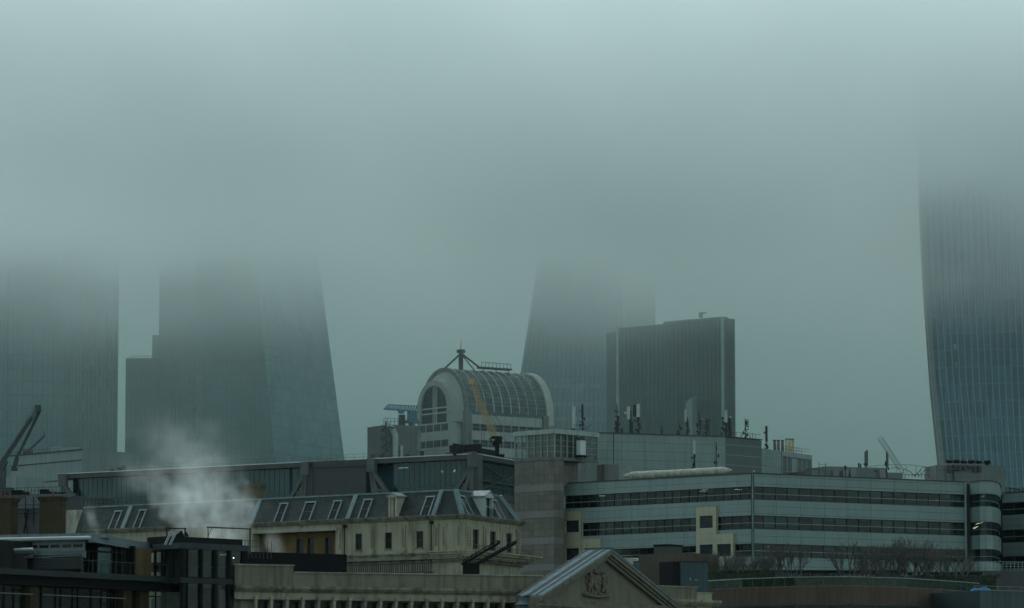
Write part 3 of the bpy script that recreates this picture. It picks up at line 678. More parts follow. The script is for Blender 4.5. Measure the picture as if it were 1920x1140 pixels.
put('bay_core', MB().prism([tuple(q+Vector((-.1, .9)))for q in bay_pts[:1]]+[tuple(q+Vector((0, 1.1))) for q in bay_pts[1:-2]]+[tuple(bay_pts[-2]+Vector((-.7, .6))), tuple(bay_pts[-1]+Vector((-.7, 0)))], 0, zA-.3), M_int, t)
put('recess_wall', MB().box(FRt.L, FRt.L+1, .4, 3, 0, zA-.2), M_dgrey, t, FRt.M)
put('end_wall', MB().box(.01, .14, .3, 3.5, 0, zA-.5), M_int, t, FL.M)
# cream window frames
def creamframe(F, cells, lab):
    b = MB(); w = .35
    holes = []; 
    for (x0, x1, y0, y1, hole) in cells:
        u0, u1 = F.U(x0, (y0+y1)/2, .2), F.U(x1, (y0+y1)/2, .2); z1, z0 = F.Z((x0+x1)/2, y0, .2), F.Z((x0+x1)/2, y1, .2)
        hs = []
        for (a, c_, d, e) in hole: hs.append((F.U(a, (d+e)/2, .2), F.U(c_, (d+e)/2, .2), F.Z((a+c_)/2, e, .2), F.Z((a+c_)/2, d, .2)))
        b.wall(u0, u1, z0, z1, hs, .4, -.3); holes += hs
        b.quad((u1, -.2, z0), (u1, .1, z0), (u1, .1, z1), (u1, -.2, z1)); b.quad((u0, .1, z0), (u0, -.2, z0), (u0, -.2, z1), (u0, .1, z1)); b.quad((u0, -.2, z1), (u1, -.2, z1), (u1, .1, z1), (u0, .1, z1))
    fo = put('cream_frame', b, M_creamp, t, F.M, lab)
    for h in holes:
        g_ = put('window', MB().box(h[0], h[1], -.07, -.03, h[2], h[3]), mk('blue_black_glass', (.012, .022, .026), .15), fo, F.M)
        put('sill', MB().box(h[0], h[1], -.24, -.1, h[2]-.02, h[2]+.05), M_wmet, g_, F.M)
creamframe(FL, [(1057, 1091, 959, 1010, [(1061, 1086, 976, 999)]), (1057, 1091, 1010, 1066, [(1061, 1086, 1028, 1051)]), (1091.2, 1127, 1010, 1066, [(1096, 1122, 1027, 1050)])], 'left cream window frame beside the stone tower')
creamframe(FL, [(1306, 1344, 950, 1001, [(1312, 1337, 967, 991)]), (1306, 1344, 1001, 1062, [(1312, 1337, 1021, 1045)]), (1344.2, 1376, 1001, 1062, [(1345, 1371, 1020, 1044)])], 'stepped cream window frame in the middle of the facade')
# ceiling lamps inside
random.seed(11)
def lamp(F, px, py, L=1.3, ang=.35, mat=E_lamp):
    u, z = F.uz(px, py, -1.2)
    # rows of strip lamps hung under the slab, running into the room
    b = MB(); b.tube((u, 1.0, z), (u+L*.7, 1.8, z+.02), .015, 4); put('strip_lamp', b, mat, t, F.M)
for px, py in ((1124, 930), (1129, 926), (1314, 921), (1319, 918), (1146, 979), (1172, 978), (1176, 975), (1206, 975), (1298, 972), (1379, 918), (1383, 914)): lamp(FL, px, py, .9)
for px, py in ((1745, 922), (1754, 937), (1760, 933), (1744, 938), (1378+60, 1025)): lamp(FRt, px, py, 1.0)
for F, px, py, n in ((segs[5][1], 1842, 931, 2), (segs[4][1], 1830, 983, 4), (segs[4][1], 1824, 990, 3), (FW, 1888, 996, 2), (FW, 1897, 993, 3), (FL, 1180, 988, 2), (FL, 1188, 990, 2)):
    for k in range(n):
        u, z = F.uz(px+k*3, py-k, -.8); put('strip_lamp', MB().tube((u, .8, z), (u+.3, 1.1, z+random.uniform(-.1, .2)), .025, 4), E_lamp, t, F.M)
# roof deck behind parapet
put('roof', MB().prism([(c_[0], c_[1]) for c_ in core], zA-.6, zA-.45), M_roofg, t)

# stone stair tower with glass lantern
S1 = Fr(965, 556.5, 1040, 551, 900); S2 = Fr(1040, 551, 1121, 558, 900)
t = root_at(S1, 'stone_tower', 'brown stone tile tower with a framed glass lantern on top', 'tower')
zs_ = S1.Z(1040, 857); zl_ = S1.Z(1040, 804)
fp = [S1.xy(0), S1.xy(S1.L), S2.xy(S2.U(1057)), S2.xy(S2.U(1057), 9), S1.xy(0, 9)]
put('upper_wall', MB().box(S2.U(1057), S2.U(1100), 1.6, 6, zA-.4, zs_), M_brown, t, S2.M)
b = MB().prism(fp, 0, zs_); Mi = S1.M.inverted(); b.v = [tuple(Mi@Vector(v)) for v in b.v]; put('wall', b, M_brown, t, S1.M)
F3 = S2; b = MB().box(0.0, S2.U(1057), -.02, .1, 0, zs_-.01); put('wall', b, M_brown, t, S2.M)
for py in (912, 962, 1012, 1062):
    z = S1.Z(1040, py); put('stone_course', MB().box(-.02, S1.L+.02, -.05, 0, z-.55, z+.4), M_brownl, t, S1.M); put('stone_course', MB().box(0, S2.U(1057), -.06, -.02, z-.55, z+.4), M_brownl, t, S2.M)
mlant = clear_glass('lantern_glass', (.5, .58, .54), .3)
put('lantern_core', MB().prism([S1.xy(.8, 1.4), S1.xy(S1.L-.2, 1.4), S2.xy(S2.L-1, 1.4), S2.xy(S2.L-1, 8), S1.xy(.8, 8)], zs_-.3, zl_-.3), mk('lantern_backing', (.15, .175, .15), .8, .2, .4, grid=(0, 1.1, .12, 1.3)), t)
for F, n in ((S1, 6), (S2, 7)):
    gz = put('lantern_glazing', MB().quad((0, .1, zs_), (F.L, .1, zs_), (F.L, .1, zl_-.7), (0, .1, zl_-.7)), mlant, t, F.M)
    b = MB()
    for i in range(n+1): u = min(F.L-.06, max(.06, F.L*i/n)); b.box(u-.06, u+.06, -.05, .12, zs_, zl_-.6)
    for k in range(1, 4): z = zs_+(zl_-.7-zs_)*k/4; b.box(0, F.L, .0, .1, z-.03, z+.03)
    put('lantern_frame', b, mk('pale_lantern_frame', (.2, .24, .22), .5), gz, F.M)
    put('lantern_fascia', MB().box(-.15, F.L+.1, -.2, .6, zl_-.65, zl_), mk('pale_fascia', (.24, .29, .265), .5, streak=.1), t, F.M)
    put('lantern_base', MB().box(-.03, F.L, -.08, .1, zs_-.35, zs_+.05), M_conc, t, F.M)
t2 = thing('equipment_cabinet', 'white cabinet fixed high on the glass lantern above the ladder', 'cabinet', tuple(S2.W(S2.U(1092), -.6, S2.Z(1092, 855))))
b = MB(); u0, u1 = S2.U(1087, 840, .8), S2.U(1097, 840, .8); b.box(u0, u1, -.9, -.2, S2.Z(1092, 853, .8), S2.Z(1092, 826, .8)); put('body', b, M_wmet, t2, S2.M)
put('louvre_top', MB().box(u0, u1, -.88, -.22, S2.Z(1092, 825, .8), S2.Z(1092, 821, .8)), M_dgrey, t2, S2.M); put('bracket', MB().box(u0-.1, u1+.5, -1, -.2, S2.Z(1092, 857, .8), S2.Z(1092, 854, .8)), M_black, t2, S2.M)
t2 = thing('lattice_ladder', 'pale lattice ladder mast standing beside the brown stone tower', 'ladder', tuple(S2.W(S2.U(1105), -1.2, S2.Z(1105, 905))))
b = MB(); u = S2.U(1105, 870, 1.2); zb_, zt_ = zA-.5, S2.Z(1105, 835, 1.2)
for du in (-.35, .35): b.tube((u+du, -1.2, zb_), (u+du, -1.2, zt_), .045, 4)
k = 0; z = zb_
while z < zt_-.4: b.tube((u-.35, -1.2, z), (u+.35, -1.2, z), .03, 4); z += .33
put('ladder', b, M_gmet, t2, S2.M)
b = MB(); z0 = S2.Z(1100, 858, .9); zz = zb_
for du in (-1.1, -.45): b.tube((u+du*.7-.3, -.9, zb_), (u+du, -.9, z0), .05, 4)
n = 6
for i in range(n): b.tube((u-1.0+.45*(i % 2), -.9, zb_+(z0-zb_)*i/n), (u-.55-.45*(i % 2)+.0, -.9, zb_+(z0-zb_)*(i+1)/n), .035, 4)
put('lattice_bracing', b, M_gmet, t2, S2.M)

# pale rooftop plant block
PA = Fr(1121, 566, 1360, 573, 850); t = root_at(PA, 'rooftop_plant_block', 'long pale panelled plant block carrying masts above the banded offices', 'plant block')
zp = PA.Z(1121, 812); PB = Fr(1360, 573, 1428, 579, 850)
put('wall', MB().box(0, PA.L, 0, 14, 10, zp), M_clad2, t, PA.M)
put('louvre_wall', MB().box(0, PB.L, 0, 13.5, 10, zp-.05), mk('grey_green_louvre', (.085, .108, .098), .6, .06, .4, grid=(0, 1.45, .09, 1.9)), t, PB.M)
put('roof_edge', MB().box(-.1, PA.L+.1, -.15, .4, zp, zp+.12), M_dgrey, t, PA.M); put('roof_edge', MB().box(0, PB.L, -.15, .4, zp, zp+.12), M_dgrey, t, PB.M)
put('panel_joint', MB().box(PA.U(1151)-.04, PA.U(1151)+.04, -.02, 0, 30, zp), M_black, t, PA.M)
b = MB()
u = .5
while u < PB.L: b.tube((u, .2, zp), (u, .2, zp+.8), .03, 3); u += 1.1
b.tube((0, .2, zp+.8), (PB.L, .2, zp+.8), .03, 3); put('railing', b, M_dgrey, t, PB.M)
PC = Fr(1428, 579, 1466, 584, 850); PD = Fr(1466, 584, 1521, 592, 850)
t = root_at(PD, 'lower_plant_block', 'lower stepped plant block with framed louvres and flues on its roof', 'plant block')
zq = PC.Z(1430, 841)
put('wall', MB().box(.05, PC.L, 0.02, 10, 10, zq), M_clad2, t, PC.M); put('wall', MB().box(0, PD.L, 0, 8, 10, zq-.1), mk('louvre_backing', (.1, .125, .112), .6, .05, .4, grid=(0, .3, .08, .7)), t, PD.M)
b = MB()
for i in range(7): u = PD.L*i/6; b.box(u-.1, u+.1, -.08, 0, 30, zq-.1)
b.box(PD.L*.34, PD.L*.5, -.06, 0, 30, zq-.9); b.box(-.1, PD.L+.1, -.12, .05, zq-.75, zq-.05); b.box(-.1, PD.L+.1, -.1, 0, zq-3, zq-2.9); put('louvre_frames', b, mk('pale_louvre_frame', (.19, .23, .21), .5), t, PD.M)
b = MB()
for i in range(12): u = i*.8; b.tube((u-2, .3, zq), (u-2, .3, zq+.8), .03, 3)
for dz in (.4, .8): b.tube((-2, .3, zq+dz), (PD.L, .3, zq+dz-.0), .03, 3)
put('railing', b, M_dgrey, t, PD.M)
for i, px in enumerate((1452.5, 1459.5, 1467, 1474.5, 1480.5, 1486.5)):
    cream = i > 2
    F = PC if px < 1466 else PD; u = F.U(px, 835, -2); p = F.W(u, 2.0, zq)
    ztop = P(px, 825-(3 if cream else 0)+i*.2, p.y).z
    tt = thing('flue_pipe', ('%s of the three %s flue pipes on the lower plant block' % (('leftmost', 'middle', 'rightmost')[i % 3], 'cream' if cream else 'grey-brown')), 'flue', tuple(p), 'flue pipes on the plant block')
    put('pipe', MB().tube(p, (p.x, p.y, ztop), .2, 8), mk('cream_flue', (.36, .33, .2), .6) if cream else mk('grey_brown_flue', (.13, .12, .095), .6), tt)
    put('cowl', MB().tube((p.x, p.y, ztop-.12), (p.x, p.y, ztop+.02), .25, 8), M_dgrey, tt)

# big roof duct
PU = Fr(1170, 552, 1372, 540, 885); ud = PU.L; zc = PU.Z(1260, 888); rr = .55
b = MB(); rings = []; n = 14
prof = []
for i in range(91):
    s = i/90; u = ud*s; r = rr*(.25+.75*min(1, s/.08)) if s < .08 else (rr if s < .28 else rr*.93 if s < .93 else rr*(.93-.75*(s-.93)/.07)); r *= 1+.05*(i % 3 == 0)+(.12 if i in (26, 27) else 0)
    rings.append([(u, r*math.cos(2*math.pi*j/n), zA+.8+r*math.sin(2*math.pi*j/n)) for j in range(n)])
b.loft(rings)
t = thing('roof_duct', 'long ribbed pale duct lying along the office roof edge', 'duct', tuple(PU.W(ud/2, 0, zA)))
put('casing', b, mk('dusty_white_duct', (.30, .31, .26), .7, .2, 1.2, streak=.2), t, PU.M)
for i in range(1, 9): b = MB(); u = ud*i/9; b.tube((u, -.75, zA-.3), (u, -.75, zA+.9), .03, 4); b.box(u-.1, u+.1, -.5, .5, zA-.45, zA+.25); put('saddle', b, M_dgrey, t, PU.M)
F = Fr(1148, 561, 1170, 562, 885); t = thing('concrete_upstand', 'squat concrete roof box at the left end of the ribbed duct', 'roof box', tuple(F.W(1, 0, zA-.5)))
put('body', MB().box(-1.3, F.L*.55, 0, 2, zA-.5, F.Z(1130, 870)), M_conc, t, F.M); put('cover', MB().box(F.L*.55, F.L+2.2, .3, 1.8, zA-.5, F.Z(1160, 872)), mk('pale_box_panel', (.17, .2, .17), .6), t, F.M)

# ------------------------------------------------------------------ antennas and masts
AG = 'antenna masts on the office roofs'
mpan = mk('pale_antenna_panel', (.3, .34, .31), .5); mdk = mk('dark_antenna_steel', (.03, .036, .035), .5)
def mast(px, ytop, ybase, Y, label, parts, r=.07, cat='antenna mast', name='antenna_mast', tripod=0, zb=None):
    p = P(px, ybase, Y); q = P(px, ytop, Y)
    if zb is not None: p.z = zb
    t = thing(name, label, cat, tuple(p), AG)
    b = MB().tube((p.x, Y, p.z), (p.x, Y, q.z), r, 5); b.box(p.x-.18, p.x+.18, Y-.18, Y+.18, p.z, p.z+.12)
    if tripod:
        h = tripod
        for a, c_ in ((-.6, -.3), (.7, -.2), (.1, .7)): b.tube((p.x+a*h*.7, Y+c_*h*.7, p.z), (p.x, Y, p.z+h), .04, 4)
    put('pole', b, mdk, t)
    hh = q.z-p.z
    if hh > 1.4:
        rd = random.Random(int(px*7)); b = MB()
        for _ in range(int(3+hh*1.6)):
            z = p.z+hh*.75*rd.random()**1.3; dx = rd.uniform(-.32, .32); s_ = rd.uniform(.06, .14); b.box(p.x+dx-s_, p.x+dx+s_, Y-.1, Y+.1, z, z+rd.uniform(.15, .45)); b.tube((p.x, Y, z+.1), (p.x+dx, Y, z+.1), .03, 4)
        b.path([(p.x+.1, Y-.1, p.z), (p.x+.16, Y-.1, p.z+hh*.3), (p.x+.06, Y-.1, p.z+hh*.6)], .025, 3); put('radio_gear', b, mdk, t)
    for k in parts:
        kind, x0, x1, y0, y1 = k; a, c_ = P(x0, y1, Y-.25), P(x1, y0, Y-.25)
        if kind == 'panel': put('antenna_panel', MB().box(a.x, c_.x, Y-.42, Y-.12, a.z, c_.z), mpan, t)
        elif kind == 'dpanel': put('antenna_panel', MB().box(a.x, c_.x, Y-.4, Y-.1, a.z, c_.z), mdk, t)
        elif kind == 'box':
            put('radio_unit', MB().box(a.x, c_.x, Y-.35, Y+.25, a.z, c_.z), mdk, t)
        elif kind == 'arm': put('arm', MB().tube((a.x, Y-.1, a.z), (c_.x, Y-.1, c_.z), .045, 4), mdk, t)
        elif kind == 'dish':
            c0 = Vector(((a.x+c_.x)/2, Y-.3, (a.z+c_.z)/2)); rad = abs(c_.x-a.x)/2; put('dish', MB().loft([[(c0.x+rad*f*math.cos(2*math.pi*j/10), c0.y-d, c0.z+rad*f*math.sin(2*math.pi*j/10)) for j in range(10)] for f, d in ((.2, 0), (.8, .08), (1, .22))]), mpan, t)
    return t
YA = 575

mast(1076, 762, 806, 562, 'pale flat panel antenna standing behind the lantern roof', [('panel', 1072.5, 1079, 762, 803)])
mast(1092, 758, 806, 559, 'dark round-topped mast on the lantern with side braces', [('dpanel', 1090, 1094, 758, 785), ('arm', 1076, 1092, 797, 797), ('arm', 1093, 1110, 796, 807), ('arm', 1076, 1077, 806, 797)], tripod=1.2)
mast(1157, 757, 812, YA, 'thin mast hung with dark boxes left of the paired white panels', [('box', 1153, 1156, 789, 796), ('box', 1158, 1161, 780, 812), ('arm', 1154, 1160, 772, 766), ('box', 1154, 1158, 797, 810)], tripod=.8)
mast(1166, 803, 812, YA, 'short dark bollard-like aerial between two masts', [('box', 1164, 1168, 803, 811)])
mast(1183, 770, 812, YA, 'dark mast holding two tall pale panels', [('panel', 1176, 1181, 762, 786), ('panel', 1193.5, 1199.5, 758, 782), ('dpanel', 1187, 1193, 759, 781), ('arm', 1183, 1194, 792, 784), ('box', 1180, 1187, 790, 812), ('dish', 1170, 1175, 772, 777), ('box', 1194, 1199, 782, 788)], r=.1)
mast(1197, 782, 812, YA, 'leaning braced mast beside the paired white panels', [('arm', 1188, 1197, 792, 786), ('arm', 1197, 1202, 796, 793)], tripod=1.6)
mast(1241, 798, 814, YA, 'short mast beside a low roof hatch', [('box', 1239, 1242, 805, 814), ('arm', 1241, 1248, 812, 806)])
mast(1273, 785, 815, YA, 'plain thin mast left of the white angled panel', [('arm', 1273, 1279, 803, 799)], r=.045)
mast(1289, 782, 815, YA+1, 'mast with one slim white panel on its left', [('panel', 1283.5, 1287, 768, 791), ('box', 1286, 1291, 788, 800), ('box', 1287, 1290, 803, 815), ('arm', 1285, 1288, 795, 789)], tripod=.8)
mast(1311, 771, 815, YA, 'tall thin mast carrying a small white lamp', [('dish', 1314.5, 1318.5, 784, 788), ('arm', 1311, 1316, 788, 786)], r=.055)
mast(1325, 786, 816, YA, 'double mast with a small dish right of the tall thin one', [('arm', 1325, 1330, 796, 783), ('box', 1329, 1332, 786, 790), ('arm', 1325, 1330, 800, 798), ('box', 1323, 1327, 789, 793)], tripod=1.1)
mast(1354.5, 782, 816, YA+2, 'slender mast left of the cream-topped panel', [('box', 1353, 1357, 782, 786)], r=.05)
mast(1361, 788, 817, YA+1, 'mast topped by a cream panel antenna', [('panel', 1359, 1363.5, 769, 792), ('box', 1358, 1364, 793, 799), ('box', 1359, 1363, 806, 816)], r=.09, tripod=.9)
mast(1368.5, 779, 818, YA+2, 'thick dark mast crowded with radio boxes', [('box', 1365, 1369, 783, 797), ('box', 1366, 1371, 800, 816), ('dish', 1367, 1371, 780, 784), ('arm', 1370, 1373, 800, 794)], r=.11)
mast(1397.5, 785, 821, 580, 'mast with a ladder-like side frame above the louvres', [('arm', 1398, 1404, 787, 787), ('arm', 1403.5, 1403.5, 806, 787), ('arm', 1398, 1404, 805, 805), ('box', 1398, 1402, 789, 797)], tripod=1.5)
mast(1411, 812, 826, 582, 'very short thin mast at the end of the louvred wall', [], r=.04)
mast(1437, 799, 842, 585, 'dark panel mast beside the flue pipes', [('dpanel', 1435, 1439, 799, 826), ('arm', 1437, 1441, 838, 834)], tripod=.8)
mast(1302, 826, 877, 553, 'white panel mast in front of the pale plant wall', [('panel', 1300, 1304, 826, 851), ('box', 1301, 1304, 852, 858)], zb=zA-.4, r=.09)
mast(1343, 829, 877, 555, 'thin dark mast in front of the pale plant wall', [('box', 1342, 1344.5, 836, 845)], zb=zA-.4)
mast(1413, 884, 893, 537, 'tiny white camera on the office corner', [('dish', 1411.5, 1415, 882, 886)], r=.05, zb=zA, name='roof_camera', cat='camera')
mast(1585, 873, 880, 580, 'small grey vent post on the low roof', [('box', 1583, 1587, 873, 880)], zb=zA-.4)
mast(1611, 868, 880, 585, 'group of tiny rods left of the tall roof mast', [('box', 1609, 1610.5, 868, 880), ('box', 1613, 1615, 870, 880)], zb=zA-.4)
mast(1623, 846, 878, 585, 'tall twin-rod mast on the low grey roof', [('dpanel', 1621.2, 1622.4, 848, 874), ('dpanel', 1624.5, 1627, 844, 874), ('box', 1620, 1627, 869, 872)], zb=zA-.4)
mast(1662.5, 846, 880, 585, 'paired rods mast right of the twin-rod mast', [('dpanel', 1664, 1665.5, 850, 878), ('dpanel', 1661.5, 1663, 846, 878)], zb=zA-.4)

# roof structures to the right
F = Fr(1521, 580, 1692, 586, 885); t = root_at(F, 'low_roof_house', 'low grey plant roof with small cabinets on the offices', 'roof house')
zr = F.Z(1600, 880); put('wall', MB().box(0, F.L, 0, 8, zA-.6, zr-.3), mk('grey_green_sheet', (.12, .145, .135), .7, .1, .4, grid=(1.8, 0, .05, .7)), t, F.M)
put('raised_section', MB().box(F.U(1555), F.U(1668), .8, 7, zr-.3, F.Z(1600, 875)), mk('grey_green_sheet', (0, 0, 0)), t, F.M)
for px in (1560, 1578, 1592, 1647): u = F.U(px); put('cabinet', MB().box(u, u+.9, -.7, -.05, zA-.5, zr-random.uniform(-.1, .25)), M_gmet, t, F.M)
pass; put('louvre_panel', MB().box(F.U(1646), F.U(1668), .62, .8, zr-.9, zr+.1), M_louv, t, F.M)
b = MB(); y = 1.0
arc = [(F.U(1632)+i*.55, y, zr+.5+.5*math.sin(i/22*math.pi)) for i in range(23)]; b.path(arc, .04, 4)
for p in arc[::3]: b.tube(p, (p[0], p[1], zr-.2), .035, 4)
put('curved_rail', b, M_gmet, t, F.M)
F = Fr(1537, 575, 1549, 575.5, 885); t = thing('roof_ladder', 'steel ladder frame standing at the left of the low roof', 'ladder', tuple(F.W(.4, 0, zA)))
b = MB(); z1 = F.Z(1543, 866)
for u, l in ((0, 0), (F.L, 0)): b.tube((u-.15, 0, zA-.3), (u+.1, .3, z1), .04, 4); b.tube((u+.25, .9, zA-.3), (u+.1, .3, z1), .035, 4)
for k in range(6): z = zA+(z1-zA)*k/5.5; b.tube((0-.1+.2*k/6, 0, z), (F.L-.1+.2*k/6, 0, z), .03, 4)
put('rungs', b, M_dgrey, t, F.M)
F = Fr(1690, 566, 1765, 570, 885); t = root_at(F, 'stair_railing', 'arched steel roof stair and guard rail left of the fan units', 'railing')
b = MB(); z0 = zA-.3
def pp(px, py): u, z = F.uz(px, py); return (u, 0, z)
for L in ([(1690, 893), (1695, 879), (1706, 884), (1716, 893)], [(1716, 893), (1730, 876), (1756, 876), (1756, 895)], [(1712, 892), (1727, 882)], [(1722, 893), (1734, 881), (1752, 881)], [(1740, 877), (1740, 894)], [(1748, 877), (1748, 894)], [(1690, 880), (1680, 876), (1670, 878)]):
    b.path([pp(*q) for q in L], .05, 4)
for px in range(1692, 1760, 6): b.tube(pp(px, 896), pp(px, 889), .04, 4)
b.path([pp(1690, 890), pp(1762, 890)], .04, 4); put('rails', b, M_dgrey, t, F.M)
F = Fr(1757, 566, 1838, 567.5, 880); F_2 = Fr(1838, 567.5, 1885, 572, 880); t = root_at(F, 'fan_unit_block', 'grey plant block topped by a row of dark fan cowls at right', 'plant block')
zf = F.Z(1800, 869); mgb = mk('plant_grey', (.115, .135, .125), .7, .12, .4, grid=(1.2, 1.0, .05, .7))
b = MB().box(F.U(1757), F.U(1776), .2, 5, zA-.6, F.Z(1765, 872)).box(F.U(1776), F.L, 0, 5, zA-.6, zf); put('wall', b, mgb, t, F.M)
put('wall', MB().box(0, F_2.L, 0, 5, zA-.6, F_2.Z(1870, 873)), mgb, t, F_2.M)
b = MB(); 
for k in range(7): u = F.U(1778)+k*.75; b.box(u, u+.45, -.5, 0, zf-random.uniform(.6, 1.9), zf-.3)
b.tube((F.U(1775), -.4, zf-.9), (F.U(1800), -.4, zf-.9), .15, 6); b.tube((F.U(1788), -.3, zA), (F.U(1788), -.3, zf-1), .12, 6); put('pipework', b, M_dgrey, t, F.M)
for k, px in enumerate((1784, 1797, 1811, 1825, 1839, 1855)):
    u = F.U(px, 865); b = MB(); b.tube((u, 1, zf-.1), (u, 1, zf+.22), .28, 8); b.tube((u-.42, .7, zf+.34), (u+.42, 1, zf+.30+.1*(k % 2)), .2, 7); b.box(u-.5, u+.5, .6, 1.3, zf+.15, zf+.24); put('fan_cowl', b, M_black, t, F.M)
F = Fr(1886, 576, 1960, 574, 890); t = root_at(F, 'roof_pipework', 'cluster of small pipes and vents at the right edge of the roof', 'pipework'); b = MB()
for k in range(9): u = k*.62; b.tube((u, 0, zA-.6), (u, 0, zA+random.uniform(.2, 1.0)), .13, 6)
b.tube((0, -.2, zA+.1), (F.L, -.2, zA+.15), .1, 6); b.tube((.3, 0, zA+.7), (2.2, 0, zA+.4), .12, 6); put('pipes', b, M_dgrey, t, F.M)
put('vent_housing', MB().box(2.4, 4.4, .3, 1.5, zA-.6, zA+.35), M_wmet, t, F.M)

# ------------------------------------------------------------------ mansard building
F1 = Fr(140, 463, 812, 432, 985); Fc = Fr(812, 432, 868, 430, 985); F2 = Fr(868, 430, 976, 444, 985)
t = root_at(F1, 'mansard_building', 'cream stone building with a slate mansard roof and lead-framed dormers', 'building')
zc = F1.Z(812, 968); zr = F1.Z(812, 921, -1.5); ins = 1.75
zlow = F1.Z(812, 1036)
def norm2(v): return v.normalized()
def offset_poly(fr, d, extra0=0, extra1=0):
    # intersect consecutive facade lines offset inwards by d
    out = [Vector(fr[0].xy(extra0, d))]
    for A, B in zip(fr, fr[1:]):
        a = Vector(A.xy(0, d)); c_ = Vector(B.xy(0, d)); den = A.u.x*B.u.y-A.u.y*B.u.x; w = c_-a; s = (w.x*B.u.y-w.y*B.u.x)/den; out.append(a+A.u*s)
    out.append(Vector(fr[-1].xy(fr[-1].L-extra1, d))); return out
chainF = [F1, Fc, F2]
bk = Vector(F2.xy(F2.L, 14)); bk0 = Vector(F1.xy(0, 18))
inner = offset_poly(chainF, 2.0, 0, 2.0)
put('body', MB().prism([tuple(v) for v in inner]+[F2.xy(F2.L-2.0, 13), F1.xy(0, 17)], 0, zc-.05), M_dgrey, t)
rb = offset_poly(chainF, .15, 0, .15); rt = offset_poly(chainF, ins, 0, ins)
bb = [tuple(v) for v in rb]+[F2.xy(F2.L-.15, 13), F1.xy(0, 17)]; tt_ = [tuple(v) for v in rt]+[F2.xy(F2.L-ins, 12), F1.xy(0, 16)]
for i, (F, nm) in enumerate(zip(chainF+[None, None], 'abcde')):
    a, b_, c_, d = bb[i], bb[i+1], tt_[i+1], tt_[i]
    if F is None: continue
    q = [Vector((*a, zc)), Vector((*b_, zc)), Vector((*c_, zr)), Vector((*d, zr))]; Mi = F.M.inverted()
    put('roof', MB().quad(*[Mi@v for v in q]), M_slate, t, F.M)
b = MB(); a, b_, c_, d = bb[3], bb[4], tt_[4], tt_[3]; b.quad((*a, zc), (*b_, zc), (*c_, zr), (*d, zr)); b.quad(*[(x, y, zr) for x, y in tt_]); put('roof', b, M_roofg, t)
b = MB()
for p, q in zip(tt_[:4], tt_[1:5]): b.tube((*p, zr+.05), (*q, zr+.05), .13, 4)
b2 = MB()
def hip(xy0, xy1, w=.35):
    b2.tube((*xy0, zc), (*xy1, zr), w, 4)
put('ridge_roll', b, M_lead, t)
put('rear_wall', MB().prism([F2.xy(F2.L-.6, .3), F2.xy(F2.L, .3), F2.xy(F2.L, 13), F2.xy(F2.L-.6, 13)], 0, zc-.06), M_stone, t)
put('attic_floor', MB().prism([F1.xy(0, .4), tuple(offset_poly(chainF, .4, 0, .4)[1]), tuple(offset_poly(chainF, .4, 0, .4)[2]), F2.xy(F2.L-.4, .4), F2.xy(F2.L-.4, 13), F1.xy(0, 17)], zc-.3, zc-.07), M_dgrey, t)
def onroof(F, u, k, out=0):   # point on the slope; k 0..1 up
    v = .15+(ins-.15)*k; return Vector((u, v-out, zc+(zr-zc)*k))
for i in (1, 2, 3):
    b2 = MB(); hip(bb[i], tt_[i], .34); put('lead_hip', b2, M_lead, t)
for k_, px in enumerate((650, 470, 228)):
    if k_: put('lead_hip', b2, M_lead, t)
    b2 = MB(); u = F1.U(px, 975); b2.loft([[F1.M@(onroof(F1, u-.28, k, o)) for o in (0, .18)]+[F1.M@(onroof(F1, u+.28, k, o)) for o in (.18, 0)] for k in (0, 1)])
put('lead_hip', b2, M_lead, t)
H = zr-zc
def roof_window(F, px, w=1.0, k0=.05, k1=.77, arch_=False, lab=None):
    u = F.U(px, 962); fo = MB(); th = .13
    def pl4(u0, u1, ka, kb, o0, o1):
        fo.loft([[onroof(F, a, ka, o) for a, o in ((u0, o0), (u0, o1), (u1, o1), (u1, o0))], [onroof(F, a, kb, o) for a, o in ((u0, o0), (u0, o1), (u1, o1), (u1, o0))]])
    pl4(u-w/2-th, u-w/2, k0, k1, 0, .16); pl4(u+w/2, u+w/2+th, k0, k1, 0, .16); pl4(u-w/2-th-.05, u+w/2+th+.05, k1, k1+.05, 0, .22); pl4(u-w/2-th, u+w/2+th, k0-.03, k0, 0, .18)
    f = put('dormer_window', fo, mk('pale_lead_frame', (.19, .23, .225), .6), t, F.M, lab)
    g_ = MB().quad(onroof(F, u-w/2, k0, .04), onroof(F, u+w/2, k0, .04), onroof(F, u+w/2, k1, .04), onroof(F, u-w/2, k1, .04)); put('pane', g_, M_glass, f, F.M)
    fo = MB(); n = 2
    for i in range(1, n): a = u-w/2+w*i/n; pl4(a-.02, a+.02, k0, k1, .04, .09)
    pl4(u-w/2, u+w/2, (k0+k1)/2-.015, (k0+k1)/2+.015, .04, .09)
    put('glazing_bars', fo, mk('grey_glazing_bar', (.05, .065, .062), .5), f, F.M)
for px, w in ((208, .85), (254, .8), (519, .9), (569, 1.25), (620, .9), (677, .95), (794, .95)): roof_window(F1, px, w)
roof_window(F2, 886, 1.15); roof_window(F2, 945, 1.3)
